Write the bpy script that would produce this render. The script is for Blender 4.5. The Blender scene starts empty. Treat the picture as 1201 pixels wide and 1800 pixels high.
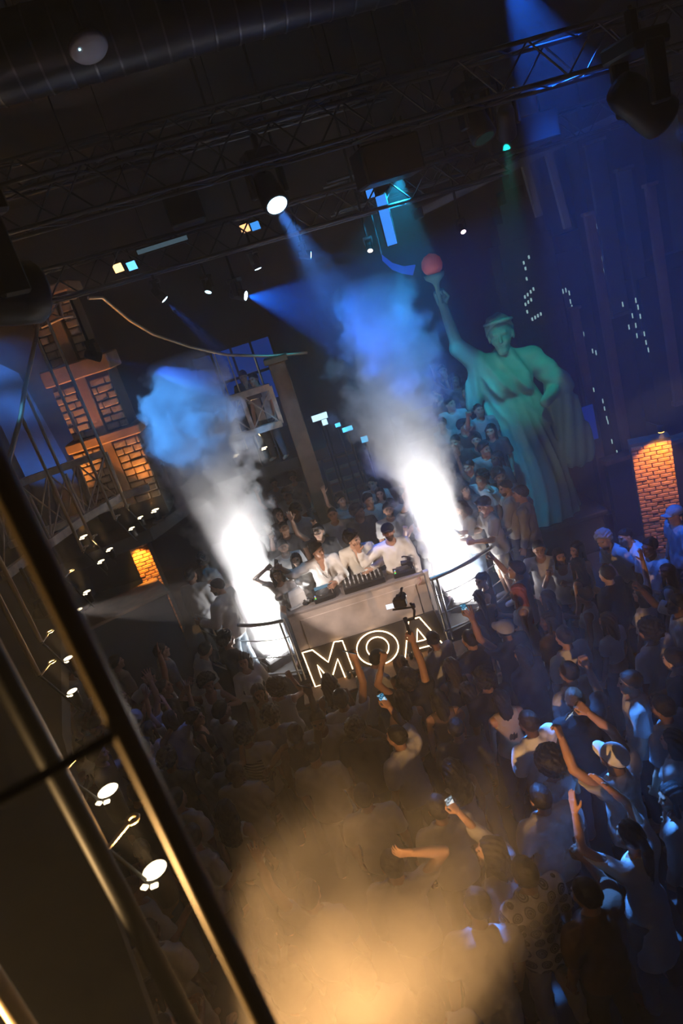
import bpy, bmesh, math, random
import numpy as np
from mathutils import Vector, Matrix
random.seed(7); np.random.seed(7)
R_ = math.radians
scn = bpy.context.scene
COL = scn.collection
# ------------------------------------------------------------------ camera
FPX = 1200.0; PITCH = R_(18.6); ROLL = R_(17.5); CAMZ = 6.0
cF = Vector((0, math.cos(PITCH), -math.sin(PITCH)))
cU = Vector((0, math.sin(PITCH), math.cos(PITCH)))
cX = math.cos(ROLL)*Vector((1, 0, 0)) - math.sin(ROLL)*cU
cY = math.sin(ROLL)*Vector((1, 0, 0)) + math.cos(ROLL)*cU
cam = bpy.data.cameras.new('camera')
camo = bpy.data.objects.new('camera', cam); COL.objects.link(camo)
m = Matrix.Identity(4)
for i in range(3):
    m[i][0] = cX[i]; m[i][1] = cY[i]; m[i][2] = -cF[i]
m[2][3] = CAMZ
camo.matrix_world = m
cam.sensor_fit = 'VERTICAL'; cam.sensor_height = 36.0; cam.sensor_width = 24.0
cam.lens = 36.0*FPX/1800.0
cam.clip_start = 0.02; cam.clip_end = 100
cam.dof.use_dof = True; cam.dof.focus_distance = 8.5; cam.dof.aperture_fstop = 1.6
scn.camera = camo
def ray(px, py): return cF + cX*((px-600.5)/FPX) - cY*((py-900)/FPX)
def atz(px, py, z):
    d = ray(px, py); t = (z-CAMZ)/d.z
    return Vector((0, 0, CAMZ)) + d*t
def aty(px, py, y):
    d = ray(px, py); return Vector((0, 0, CAMZ)) + d*(y/d.y)
# ------------------------------------------------------------------ world, exposure
w = bpy.data.worlds.new('world'); scn.world = w; w.use_nodes = True
w.node_tree.nodes['Background'].inputs[0].default_value = (0.006, 0.03, 0.11, 1)
w.node_tree.nodes['Background'].inputs[1].default_value = 0.10
vs = scn.view_settings
vs.view_transform = 'Standard'; vs.look = 'None'; vs.gamma = 1.0; vs.use_curve_mapping = False
vs.exposure = 0.0
cy = scn.cycles
cy.use_denoising = True
cy.max_bounces = 4; cy.diffuse_bounces = 1; cy.glossy_bounces = 1; cy.transmission_bounces = 4
cy.volume_bounces = 1; cy.transparent_max_bounces = 8
cy.volume_step_rate = 1.0; cy.volume_max_steps = 160
cy.use_adaptive_sampling = True; cy.adaptive_threshold = .12; cy.adaptive_min_samples = 10
cy.sample_clamp_indirect = 3.0; cy.sample_clamp_direct = 0.0
cy.caustics_reflective = False; cy.caustics_refractive = False
# ------------------------------------------------------------------ helpers
def tag(o, label=None, cat=None, group=None, kind=None):
    if label: o['label'] = label
    if cat: o['category'] = cat
    if group: o['group'] = group
    if kind: o['kind'] = kind
    return o
def link(o, parent=None):
    COL.objects.link(o)
    if parent is not None: o.parent = parent
    return o
def empty(name, loc=(0, 0, 0), rz=0.0):
    o = bpy.data.objects.new(name, None); o.empty_display_size = .1
    o.location = loc; o.rotation_euler = (0, 0, rz); return link(o)
def mobj(name, me, parent=None, mat=None, loc=None, rot=None):
    o = bpy.data.objects.new(name, me); link(o, parent)
    if mat is not None:
        if len(me.materials) == 0: me.materials.append(mat)
        o.material_slots[0].link = 'OBJECT'; o.material_slots[0].material = mat
    if loc is not None: o.location = loc
    if rot is not None: o.rotation_euler = rot
    return o
class MB:
    """collects shapes into one mesh"""
    def __init__(s): s.v = []; s.f = []; s.sm = []
    def add(s, vs, fs, smooth=False):
        b = len(s.v); s.v.extend([tuple(v) for v in vs]); s.f.extend([tuple(b+i for i in f) for f in fs]); s.sm.extend([smooth]*len(fs)); return s
    def box(s, lo, hi):
        x0, y0, z0 = lo; x1, y1, z1 = hi
        return s.add([(x0,y0,z0),(x1,y0,z0),(x1,y1,z0),(x0,y1,z0),(x0,y0,z1),(x1,y0,z1),(x1,y1,z1),(x0,y1,z1)],
                     [(0,3,2,1),(4,5,6,7),(0,1,5,4),(1,2,6,5),(2,3,7,6),(3,0,4,7)])
    def cbox(s, c, d, bev=0.0):
        lo = [c[i]-d[i]/2 for i in range(3)]; hi = [c[i]+d[i]/2 for i in range(3)]
        if bev <= 0: return s.box(lo, hi)
        bm = bmesh.new(); bmesh.ops.create_cube(bm, size=1.0)
        for v in bm.verts: v.co = Vector((v.co[i]*d[i]+c[i] for i in range(3)))
        bmesh.ops.bevel(bm, geom=bm.edges[:], offset=bev, segments=1, affect='EDGES')
        bm.verts.index_update()
        s.add([v.co[:] for v in bm.verts], [[v.index for v in f.verts] for f in bm.faces]); bm.free(); return s
    def tube(s, pts, r, n=8, closed=False, caps=True, r_end=None):
        pts = [Vector(p) for p in pts]; N = len(pts)
        rings = []; up = None
        for i, p in enumerate(pts):
            if closed: t = (pts[(i+1) % N]-pts[i-1])
            else: t = pts[min(i+1, N-1)]-pts[max(i-1, 0)]
            t.normalize()
            if up is None:
                up = Vector((0, 0, 1)) if abs(t.z) < .9 else Vector((1, 0, 0))
            a = t.cross(up).normalized(); b = a.cross(t); up = b
            rr = r if r_end is None else r+(r_end-r)*i/(N-1)
            rings.append([p+a*(rr*math.cos(2*math.pi*k/n))+b*(rr*math.sin(2*math.pi*k/n)) for k in range(n)])
        vs = [v for rg in rings for v in rg]; fs = []
        for i in range(N if closed else N-1):
            j = (i+1) % N
            for k in range(n):
                k2 = (k+1) % n
                fs.append((i*n+k, i*n+k2, j*n+k2, j*n+k))
        s.add(vs, fs, True)
        if caps and not closed:
            s.add(rings[0], [tuple(range(n-1, -1, -1))]); s.add(rings[-1], [tuple(range(n))])
        return s
    def lathe(s, prof, c=(0, 0, 0), n=16, smooth=True):
        """prof: list of (r, z)"""
        vs = []; fs = []
        for r, z in prof:
            for k in range(n):
                a = 2*math.pi*k/n; vs.append((c[0]+r*math.cos(a), c[1]+r*math.sin(a), c[2]+z))
        for i in range(len(prof)-1):
            for k in range(n):
                k2 = (k+1) % n; fs.append((i*n+k, i*n+k2, (i+1)*n+k2, (i+1)*n+k))
        s.add(vs, fs, smooth)
        s.add(vs[:n], [tuple(range(n-1, -1, -1))]); s.add(vs[-n:], [tuple(range(n))])
        return s
    def prism(s, poly, d):
        """poly: list of Vector; extruded by Vector d"""
        n = len(poly); vs = [Vector(p) for p in poly]+[Vector(p)+Vector(d) for p in poly]
        fs = [tuple(range(n-1, -1, -1)), tuple(range(n, 2*n))]+[(i, (i+1) % n, n+(i+1) % n, n+i) for i in range(n)]
        return s.add(vs, fs)
    def mesh(s, name):
        me = bpy.data.meshes.new(name); me.from_pydata([tuple(v) for v in s.v], [], s.f)
        me.polygons.foreach_set('use_smooth', s.sm); me.update(); return me
    def build(s, name, mat, parent=None, loc=None, rot=None):
        return mobj(name, s.mesh(name), parent, mat, loc, rot)
# ------------------------------------------------------------------ materials
MATS = {}
def mat(name, col, rough=.6, metal=0.0, emit=None, estr=0.0, bump=0.0, bscale=40.0, var=0.0, vscale=3.0, spec=.3, wave=None):
    if name in MATS: return MATS[name]
    m = bpy.data.materials.new(name); m.use_nodes = True; nt = m.node_tree; N = nt.nodes; L = nt.links
    b = N['Principled BSDF']
    b.inputs['Base Color'].default_value = (*col, 1); b.inputs['Roughness'].default_value = rough
    b.inputs['Metallic'].default_value = metal; b.inputs['Specular IOR Level'].default_value = spec
    if emit is not None:
        b.inputs['Emission Color'].default_value = (*emit, 1); b.inputs['Emission Strength'].default_value = estr
    if bump or var:
        tc = N.new('ShaderNodeTexCoord')
    if var:
        nz = N.new('ShaderNodeTexNoise'); nz.inputs['Scale'].default_value = vscale; nz.inputs['Detail'].default_value = 5
        L.new(tc.outputs['Object'], nz.inputs['Vector'])
        mr = N.new('ShaderNodeMapRange'); mr.inputs[1].default_value = .3; mr.inputs[2].default_value = .7
        mr.inputs[3].default_value = 1-var; mr.inputs[4].default_value = 1+var*.5
        L.new(nz.outputs[0], mr.inputs[0])
        mx = N.new('ShaderNodeMix'); mx.data_type = 'RGBA'; mx.blend_type = 'MULTIPLY'; mx.inputs[0].default_value = 1
        mx.inputs[6].default_value = (*col, 1); L.new(mr.outputs[0], mx.inputs[7]); L.new(mx.outputs[2], b.inputs['Base Color'])
    if bump:
        n2 = N.new('ShaderNodeTexNoise'); n2.inputs['Scale'].default_value = bscale; n2.inputs['Detail'].default_value = 3
        L.new(tc.outputs['Object'], n2.inputs['Vector'])
        bp = N.new('ShaderNodeBump'); bp.inputs['Strength'].default_value = bump; bp.inputs['Distance'].default_value = .02
        L.new(n2.outputs[0], bp.inputs['Height']); L.new(bp.outputs[0], b.inputs['Normal'])
    MATS[name] = m; return m
def emat(name, col, strength):
    if name in MATS: return MATS[name]
    m = bpy.data.materials.new(name); m.use_nodes = True; nt = m.node_tree; nt.nodes.clear()
    o = nt.nodes.new('ShaderNodeOutputMaterial'); e = nt.nodes.new('ShaderNodeEmission')
    e.inputs[0].default_value = (*col, 1); e.inputs[1].default_value = strength
    nt.links.new(e.outputs[0], o.inputs[0]); MATS[name] = m
    if 'neon' not in name: m.cycles.emission_sampling = 'NONE'
    return m
M_black = mat('black_metal', (.012, .013, .015), .5, .3)
M_blackp = mat('black_plastic', (.015, .015, .017), .45)
M_steel = mat('steel', (.55, .57, .58), .3, .9)
M_dark = mat('dark_paint', (.02, .022, .026), .8, var=.3)
M_ceil = mat('ceiling_black', (.012, .013, .016), .9, var=.4, vscale=1.5)
M_floor = mat('floor_dark', (.03, .028, .026), .5, var=.4, bump=.1)
M_wall = mat('wall_dark', (.03, .034, .045), .85, var=.35, vscale=2, bump=.2, bscale=15)
M_alu = mat('truss_aluminium', (.055, .06, .068), .45, .5)
M_duct = mat('duct_metal', (.06, .065, .075), .4, .6, var=.3)
M_bridge = mat('bridge_steel', (.52, .43, .32), .5, .15, var=.35, vscale=9, bump=.15)
M_rod = mat('rod_brass', (.60, .46, .26), .4, .2)
M_stone = mat('tower_stone', (.36, .25, .15), .9, var=.45, vscale=5, bump=.5, bscale=20)
M_stone2 = mat('tower_band', (.34, .20, .10), .85, var=.3, vscale=3, bump=.2)
M_mortar = mat('mortar', (.10, .075, .05), .95, var=.3)
M_brick = mat('brick', (.50, .22, .09), .9, var=.5, vscale=6, bump=.4, bscale=30)
M_timber = mat('timber', (.16, .09, .05), .7, var=.4, vscale=6)
# ------------------------------------------------------------------ implicit surfaces (for bodies, clothes, hair, drapery)
def surface_nets(fn, lo, hi, h):
    lo = np.array(lo, float)-2*h; hi = np.array(hi, float)+2*h
    n = np.ceil((hi-lo)/h).astype(int)+1
    ax = [lo[i]+h*np.arange(n[i]) for i in range(3)]
    P = np.stack(np.meshgrid(*ax, indexing='ij'), -1)
    V = fn(P.reshape(-1, 3)).reshape(n)
    V[0, :, :] = V[-1, :, :] = 1; V[:, 0, :] = V[:, -1, :] = 1; V[:, :, 0] = V[:, :, -1] = 1
    I = V < 0
    c = np.zeros(tuple(n-1), int)
    offs = [(a, b, d) for a in (0, 1) for b in (0, 1) for d in (0, 1)]
    for a, b, d in offs: c += I[a:n[0]-1+a, b:n[1]-1+b, d:n[2]-1+d]
    mix = (c > 0) & (c < 8)
    ci = np.argwhere(mix)
    if len(ci) == 0: return np.zeros((0, 3)), np.zeros((0, 4), int)
    cv = np.stack([V[ci[:, 0]+a, ci[:, 1]+b, ci[:, 2]+d] for a, b, d in offs], 1)
    acc = np.zeros((len(ci), 3)); cnt = np.zeros(len(ci))
    O = np.array(offs, float)
    for i in range(8):
        for j in range(i+1, 8):
            if np.abs(O[i]-O[j]).sum() != 1: continue
            a, b = cv[:, i], cv[:, j]; s = (a < 0) != (b < 0)
            t = np.where(s, a/(np.where(s, a-b, 1)), 0)
            acc += np.where(s[:, None], O[i]+(O[j]-O[i])*t[:, None], 0); cnt += s
    verts = lo+h*(ci+acc/cnt[:, None])
    idx = -np.ones(tuple(n-1), int); idx[mix] = np.arange(len(ci))
    faces = []
    for a in range(3):
        b, d = (a+1) % 3, (a+2) % 3
        s0 = [slice(None)]*3; s1 = [slice(None)]*3
        s0[a] = slice(0, -1); s1[a] = slice(1, None)
        A = I[tuple(s0)]; B = I[tuple(s1)]
        e = np.argwhere(A != B); fl = A[tuple(e.T)]
        ok = (e[:, b] > 0) & (e[:, d] > 0) & (e[:, b] < n[b]-1) & (e[:, d] < n[d]-1)
        e = e[ok]; fl = fl[ok]
        def g(ob, od):
            q = e.copy(); q[:, b] -= ob; q[:, d] -= od
            return idx[tuple(q.T)]
        q = np.stack([g(1, 1), g(0, 1), g(0, 0), g(1, 0)], 1)
        q[~fl] = q[~fl][:, ::-1]
        faces.append(q)
    return verts, np.concatenate(faces)
def seg(P, a, b, ra, rb=None, ys=1.0):
    """rounded cone from a to b; ys squashes the depth"""
    if rb is None: rb = ra
    a = np.array(a, float); b = np.array(b, float)
    if ys != 1.0:
        sc = np.array([1, ys, 1]); P = P*sc; a = a*sc; b = b*sc
    d = b-a; L = max(d@d, 1e-9)
    t = np.clip((P-a)@d/L, 0, 1)
    return np.linalg.norm(P-a-t[:, None]*d, axis=1)-(ra+(rb-ra)*t)
def ell(P, c, r):
    r = np.array(r, float); q = (P-np.array(c))/r
    k = np.linalg.norm(q, axis=1)
    return (k-1)*r.min()*np.where(k > .5, 1, 1)
def smin(a, b, k=.02):
    hh = np.clip(.5+.5*(b-a)/k, 0, 1)
    return b+(a-b)*hh-k*hh*(1-hh)
def smax(a, b, k=.02): return -smin(-a, -b, k)
def un(ds, k=.02):
    r = ds[0]
    for d in ds[1:]: r = smin(r, d, k)
    return r
def np_mesh(name, v, f, smooth=True, mi=None, slots=1):
    me = bpy.data.meshes.new(name)
    nv, nf = len(v), len(f)
    me.vertices.add(nv); me.vertices.foreach_set('co', np.asarray(v, np.float32).ravel())
    me.loops.add(nf*4); me.loops.foreach_set('vertex_index', np.asarray(f, np.int32).ravel())
    me.polygons.add(nf); me.polygons.foreach_set('loop_start', np.arange(0, nf*4, 4, dtype=np.int32))
    me.polygons.foreach_set('loop_total', np.full(nf, 4, np.int32)) if False else None
    for _ in range(slots): me.materials.append(None)
    if mi is not None: me.polygons.foreach_set('material_index', np.asarray(mi, np.int32))
    me.update(calc_edges=True); me.validate()
    me.polygons.foreach_set('use_smooth', np.full(nf, smooth)); me.update()
    return me
# ------------------------------------------------------------------ people: heads, hands, hair
def head_sdf(P, fem=False, slim=1.0):
    j = .052 if fem else .060
    d = ell(P, (0, -.014, .028), (.076, .097, .090))
    d = smin(d, ell(P, (0, .028, -.038), (j, .066, .080)), .03)
    d = smin(d, seg(P, (-.012, .070, -.094), (.012, .070, -.094), .018), .03)
    d = smin(d, seg(P, (-.036, .078, .030), (.036, .078, .030), .013), .015)
    d = smin(d, seg(P, (-.045, .058, -.02), (-.03, .075, -.025), .02), .02)
    d = smin(d, seg(P, (.045, .058, -.02), (.03, .075, -.025), .02), .02)
    for s in (-1, 1): d = smax(d, -(np.linalg.norm(P-np.array((s*.032, .104, .010)), axis=1)-.0125), .012)
    d = smin(d, seg(P, (0, .090, .018), (0, .108, -.022), .007, .0125), .010)
    d = smin(d, seg(P, (-.018, .088, -.056), (.018, .088, -.056), .008), .008)
    for s in (-1, 1): d = smin(d, ell(P, (s*.078, -.008, -.002), (.012, .022, .034)), .008)
    d = smin(d, seg(P, (0, -.02, -.05), (0, -.03, -.13), .05 if not fem else .043, .055 if not fem else .046), .02)
    return d
HEADS = {}
def head_proto(fem):
    if fem not in HEADS:
        v, f = surface_nets(lambda P: head_sdf(P, fem), (-.1, -.12, -.14), (.1, .13, .125), .0062)
        c = v[f].mean(1); x, y, z = np.abs(c[:, 0]), c[:, 1], c[:, 2]
        mi = np.zeros(len(f), int)
        mi[(z < -.042) & (y > .018+.2*(x)) & (z > -.125)] = 4
        mi[(z > .003) & (z < .015) & (x > .021) & (x < .043) & (y > .07)] = 1
        mi[(z > .027) & (z < .035) & (x > .016) & (x < .050) & (y > .07)] = 2
        mi[(z > -.064) & (z < -.048) & (x < .022) & (y > .08)] = 3
        HEADS[fem] = (v, f, mi)
    return HEADS[fem]
def hand_sdf(P, curl, spread):
    X = (-.030, -.010, .010, .030); Ln = (.072, .080, .075, .060)
    d = seg(P, (0, 0, -.04), (0, 0, .02), .024, .028, 1.4)
    for x, L in zip(X, Ln):
        d = smin(d, seg(P, (x*.7, 0, .015), (x, 0, .09), .0155, .0135), .012)
    fing = None
    for x, L in zip(X, Ln):
        a = np.array((x, 0, .09)); ang = 0
        for kk, (fr, rr) in enumerate(((.45, .0098), (.32, .0088), (.23, .0078))):
            ang += curl*(.8 if kk == 0 else 1.0)
            b = a+L*fr*np.array((x/.03*spread*.35, math.sin(ang), math.cos(ang)))
            s = seg(P, a, b, rr, rr*.92); fing = s if fing is None else np.minimum(fing, s); a = b
    d = smin(d, fing, .006)
    a = np.array((-.022, .008, .018)); b = a+np.array((-.030-.012*spread, .014, .034)); c = b+np.array((-.004-.02*spread+.02*min(curl, 1), .012+.02*min(curl, 1), .032))
    d = smin(d, np.minimum(seg(P, a, b, .0155, .0115), seg(P, b, c, .0115, .0085)), .006)
    return d
HANDS = {}
def hand_proto(kind):
    if kind not in HANDS:
        curl, spread = dict(open=(.12, .8), relax=(.5, .25), grip=(1.15, .05), flat=(.06, .1))[kind]
        v, f = surface_nets(lambda P: hand_sdf(P, curl, spread), (-.085, -.05, -.06), (.06, .11, .19), .0068)
        HANDS[kind] = (v, f)
    return HANDS[kind]
def hairline(P, off=0.0): return .85*P[:, 1]-P[:, 2]+off     # >0 is face side
def bumps(P, k, a): return a*(np.sin(k*P[:, 0]+1.3*np.sin(k*.7*P[:, 2]))*np.sin(k*P[:, 1]+.5)+np.sin(k*1.1*P[:, 2]+2*np.sin(k*.6*P[:, 0])))*.5
def hair_sdf(P, kind):
    sk = (0, -.016, .030)
    if kind in ('short', 'fade', 'swept'):
        t = dict(short=.014, fade=.007, swept=.020)[kind]
        d = ell(P, sk, (.078+t*.7, .100+t, .092+t))+bumps(P, 90, .004)
        if kind == 'swept': d = smin(d, seg(P, (-.03, .06, .105), (.045, .07, .10), .03, .022), .03)
        d = smax(d, hairline(P, .012), .012)
        if kind == 'fade': d = smax(d, -(P[:, 2]-(-.02)), .01)
        return d
    if kind in ('curly', 'afro'):
        t = .034 if kind == 'curly' else .062
        d = ell(P, (0, -.022, .045), (.082+t, .100+t, .090+t))+bumps(P, 105, .013)
        return smax(d, hairline(P, .010)*.8, .015)
    d = ell(P, sk, (.088, .110, .102))+bumps(P, 60, .002)
    d = smax(d, hairline(P, .010), .012)
    st = .004*np.sin(150*P[:, 0]+6*np.sin(9*P[:, 2]))
    if kind in ('long', 'verylong', 'wavy'):
        L = dict(long=-.30, verylong=-.46, wavy=-.33)[kind]
        bk = seg(P, (0, -.055, .03), (0, -.085, L), .088, .075, 1.6)
        if kind == 'wavy': bk = smin(bk, seg(P, (0, -.05, -.02), (0, -.085, L+.08), .12, .125, 1.5), .03)+bumps(P, 75, .010)
        d = smin(d, bk, .03)
        for s in (-1, 1): d = smin(d, seg(P, (s*.074, .012, .03), (s*.085, .005, L*.75), .026, .022), .02)
        d = d+st
    elif kind == 'bun': d = smin(d, np.linalg.norm(P-np.array((0, -.075, .125)), axis=1)-.042+bumps(P, 100, .004), .015)
    elif kind == 'ponytail':
        d = np.minimum(smin(d, np.linalg.norm(P-np.array((0, -.115, .07)), axis=1)-.028, .02),
                       np.minimum(seg(P, (0, -.125, .07), (0, -.16, -.04), .030, .042), seg(P, (0, -.16, -.04), (.02, -.145, -.42), .042, .018)))+st
    elif kind == 'bob':
        d = smin(d, seg(P, (0, -.035, .02), (0, -.04, -.11), .096, .10, 1.15), .03)
        d = smax(d, (P[:, 1]-.045)-.3*P[:, 2], .015); d = d+st
    return d
HAIRS = {}
def hair_proto(kind):
    if kind not in HAIRS:
        if kind == 'cap':
            def fn(P):
                d = ell(P, (0, -.014, .045), (.094, .114, .092)); d = smax(d, .022+.05*P[:, 1]-P[:, 2], .006)
                q = P.copy(); br = smax(ell(q, (0, .075, .034), (.078, .10, .05)), np.abs(q[:, 2]-.036+.25*np.abs(q[:, 0])*np.abs(q[:, 0])*20)-.007, .004)
                return smin(d, br, .008)
            v, f = surface_nets(fn, (-.13, -.15, -.02), (.13, .2, .16), .0085)
        else:
            lo = dict(long=-.40, verylong=-.56, wavy=-.45, ponytail=-.47, bob=-.25).get(kind, -.13)
            v, f = surface_nets(lambda P: hair_sdf(P, kind), (-.18, -.24, lo), (.18, .15, .20), .010)
        HAIRS[kind] = np_mesh('hair_'+kind, v, f)
    return HAIRS[kind]
# ------------------------------------------------------------------ people: poses (torso frame: x = own right, y = forward, z = up)
def mir(t): return tuple((-a[0], a[1], a[2]) for a in t)
DOWN = ((.17, .0, -1), (.04, .30, -1))
POSES = {
 # name: right arm (upper, fore), left arm, right hand, left hand, palmR, palmL, lean fwd, lean side, head (yaw, pitch)
 'stand': dict(R=DOWN, L=mir(DOWN), hr='relax', hl='relax', hd=(0, 0)),
 'turned': dict(R=((.22, .1, -1), (-.35, .8, -.2)), L=mir(DOWN), hr='relax', hl='relax', hd=(50, 0), lf=4),
 'phone_r': dict(R=((.35, .75, .10), (-.1, .45, .9)), L=mir(DOWN), hr='grip', hl='relax', hd=(8, 8)),
 'phone_hi': dict(R=((.25, .60, .80), (-.05, .25, 1)), L=mir(DOWN), hr='grip', hl='relax', hd=(0, 14)),
 'phone_up': dict(R=((.30, .75, .65), (-.35, .55, .8)), L=mir(((.30, .75, .65), (-.35, .55, .8))), hr='grip', hl='grip', hd=(0, 16)),
 'hand_up': dict(R=((.50, .25, .80), (.05, .10, 1)), L=mir(DOWN), hr='open', hl='relax', hd=(0, 5)),
 'hand_up_l': dict(R=DOWN, L=mir(((.50, .25, .80), (.05, .10, 1))), hr='relax', hl='open', hd=(0, 5)),
 'both_up': dict(R=((.55, .2, .75), (.05, .2, 1)), L=mir(((.50, .30, .70), (-.1, .2, 1))), hr='open', hl='open', hd=(0, 10)),
 'clap': dict(R=((.30, .70, .40), (-.42, .35, .85)), L=mir(((.30, .70, .40), (-.36, .35, .85))), hr='flat', hl='flat', pr=(-1, 0, .2), pl=(1, 0, .2), hd=(-10, 6)),
 'drink': dict(R=((.20, .20, -.95), (-.15, .9, .30)), L=mir(DOWN), hr='grip', hl='relax', hd=(-15, 0)),
 'drink_hi': dict(R=((.35, .60, -.30), (-.30, .35, .9)), L=mir(DOWN), hr='grip', hl='relax', hd=(15, 0)),
 'waist': dict(R=((.25, .10, -1), (-.60, .75, -.05)), L=mir(((.25, .10, -1), (-.5, .75, .0))), hr='relax', hl='relax', hd=(-20, -5)),
 'arms_out': dict(R=((.85, .25, .05), (.55, .75, -.05)), L=mir(((.9, .15, -.15), (.75, .45, -.25))), hr='relax', hl='grip', hd=(0, 0), lf=6),
 'behind_head': dict(R=((.75, .1, .65), (-.75, -.15, .35)), L=mir(DOWN), hr='relax', hl='relax', hd=(20, 0)),
 'lean': dict(R=((.25, .55, -.75), (-.1, .30, -1)), L=mir(((.3, .45, -.8), (-.1, .2, -1))), hr='relax', hl='relax', hd=(0, 12), lf=38),
 'lean_l': dict(R=((.2, .45, -.8), (.0, .5, -.8)), L=mir(DOWN), hr='relax', hl='relax', hd=(25, 0), lf=22, ls=8),
 'dj_mid': dict(R=((.35, .25, -.9), (-.10, .75, -.60)), L=mir(((.42, .25, -.85), (-.75, .65, .05))), hr='relax', hl='relax', hd=(46, -4), lf=12),
 'dj_left': dict(R=((.75, .35, .05), (.45, .25, .85)), L=mir(((.25, .25, -.9), (-.60, .75, .10))), hr='grip', hl='relax', hd=(40, -4), lf=10),
 'dj_hat': dict(R=((.70, .30, -.30), (.10, .25, 1)), L=mir(((.20, .30, -.9), (.0, .75, -.6))), hr='open', hl='relax', hd=(0, 16), lf=4),
 'gimbal': dict(R=((.12, .30, .95), (-.05, .22, 1)), L=mir(((.40, .70, .55), (-.55, .25, .8))), hr='grip', hl='grip', hd=(0, 20)),
 'to_ear': dict(R=((.45, .45, -.35), (-.30, .40, .9)), L=mir(((.2, .3, -.9), (.0, .7, .1))), hr='relax', hl='relax', hd=(30, -6)),
 'look_phone': dict(R=((.15, .45, -.75), (-.15, .90, .35)), L=mir(((.15, .45, -.75), (-.2, .90, .25))), hr='grip', hl='grip', hd=(0, -22), lf=5),
 'pose_up': dict(R=((.6, .2, .35), (-.6, .1, .75)), L=mir(((.5, .5, -.3), (-.8, .5, .4))), hr='relax', hl='relax', hd=(25, 0), ls=-6),
}
NZ = (0, 0, 1)
def unit(v): v = np.array(v, float); return v/np.linalg.norm(v)
class Rig:
    def __init__(s, pose, fem):
        p = POSES[pose]; s.p = p; s.fem = fem
        sw = .168 if fem else .192
        s.sh = {}; s.el = {}; s.wr = {}; s.dirf = {}
        for side, sg in (('R', 1), ('L', -1)):
            up, fo = unit(p[side][0]), unit(p[side][1])
            rise = max(0, up[2])*.05
            sh = np.array((sg*sw, 0, 1.425+rise)); el = sh+up*.285; wr = el+fo*.255
            s.sh[side] = sh; s.el[side] = el; s.wr[side] = wr; s.dirf[side] = fo
        lf, ls = R_(p.get('lf', 0)), R_(p.get('ls', 0))
        M = np.array((Matrix.Rotation(ls, 3, 'Y') @ Matrix.Rotation(-lf, 3, 'X')))
        s.M = M; s.piv = np.array((0, 0, .98))
        yw, pt = p['hd']
        s.Hm = np.array(Matrix.Rotation(R_(yw), 3, 'Z') @ Matrix.Rotation(R_(pt)+lf*.45, 3, 'X'))
        s.hc = np.array((0, .022, 1.640))
    def tor(s, v): return (np.asarray(v)-s.piv)@s.M.T+s.piv
    def head_matrix(s):
        m = Matrix(s.M) @ Matrix(s.Hm); m = m.to_4x4(); m.translation = Vector(s.tor(s.hc)); return m
    def bounds(s, pad=.12):
        pts = np.array([(-.25, -.17, .80), (.25, .19, 1.62)]+[x for d in (s.sh, s.el, s.wr) for x in d.values()])
        return pts.min(0)-pad*np.array((1, 1, 0))-np.array((0, 0, .0)), pts.max(0)+pad*np.array((1, .8, .6))
def torso_sdf(P, fem, g=0.0, loose=0.0):
    w, c = (.118, .142) if fem else (.140, .165)
    hp = .160 if fem else .150
    d = seg(P, (0, 0, .90), (0, 0, 1.00), hp+g+loose, hp+g+loose*.8, 1.42)
    d = smin(d, seg(P, (0, 0, 1.02), (0, 0, 1.14), hp*.92+g+loose*.7, w+g+loose*.5, 1.42), .03)
    d = smin(d, seg(P, (0, 0, 1.14), (0, 0, 1.34), w+g+loose*.5, c+g, 1.42), .03)
    if fem:
        for s in (-1, 1): d = smin(d, ell(P, (s*.07, .085, 1.28), (.062+g, .055+g, .062+g)), .03)
    s = .145 if not fem else .125
    d = smin(d, seg(P, (-s, -.005, 1.405), (s, -.005, 1.405), .062+g), .05)
    for k in (-1, 1): d = smin(d, seg(P, (0, -.012, 1.475), (k*s, -.005, 1.425), .045+g*.6, .05+g*.6), .03)
    return d
def folds(P, a):
    x, y, z = P[:, 0], P[:, 1], P[:, 2]
    return a*(np.sin(30*z+9*x+4*np.sin(11*x+7*y))+.7*np.sin(47*x-21*z+3*np.sin(15*z))+.5*np.sin(60*y+25*z))
BODY = {}; SHIRT = {}; LEG = {}
def leg_sdf(P, g, stance):
    d = None
    for s in (-1, 1):
        a, k, n = (s*.085, 0, .93), (s*(.10+stance*.03), .035, .50), (s*(.105+stance*.07), -.02, .07)
        e = smin(seg(P, a, k, .088+g, .058+g), seg(P, k, n, .058+g, .042+g*1.2), .03)
        d = e if d is None else smin(d, e, .012)
    return d
def legs_mesh():
    if 'v' not in LEG:
        def fn(P):
            d = leg_sdf(P, 0, .6)
            for s in (-1, 1): d = smin(d, seg(P, (s*.148, -.03, .05), (s*.165, .13, .035), .04, .032), .02)
            return d
        LEG['v'] = surface_nets(fn, (-.25, -.15, 0), (.25, .2, 1.04), .020)
    return LEG['v']
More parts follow.
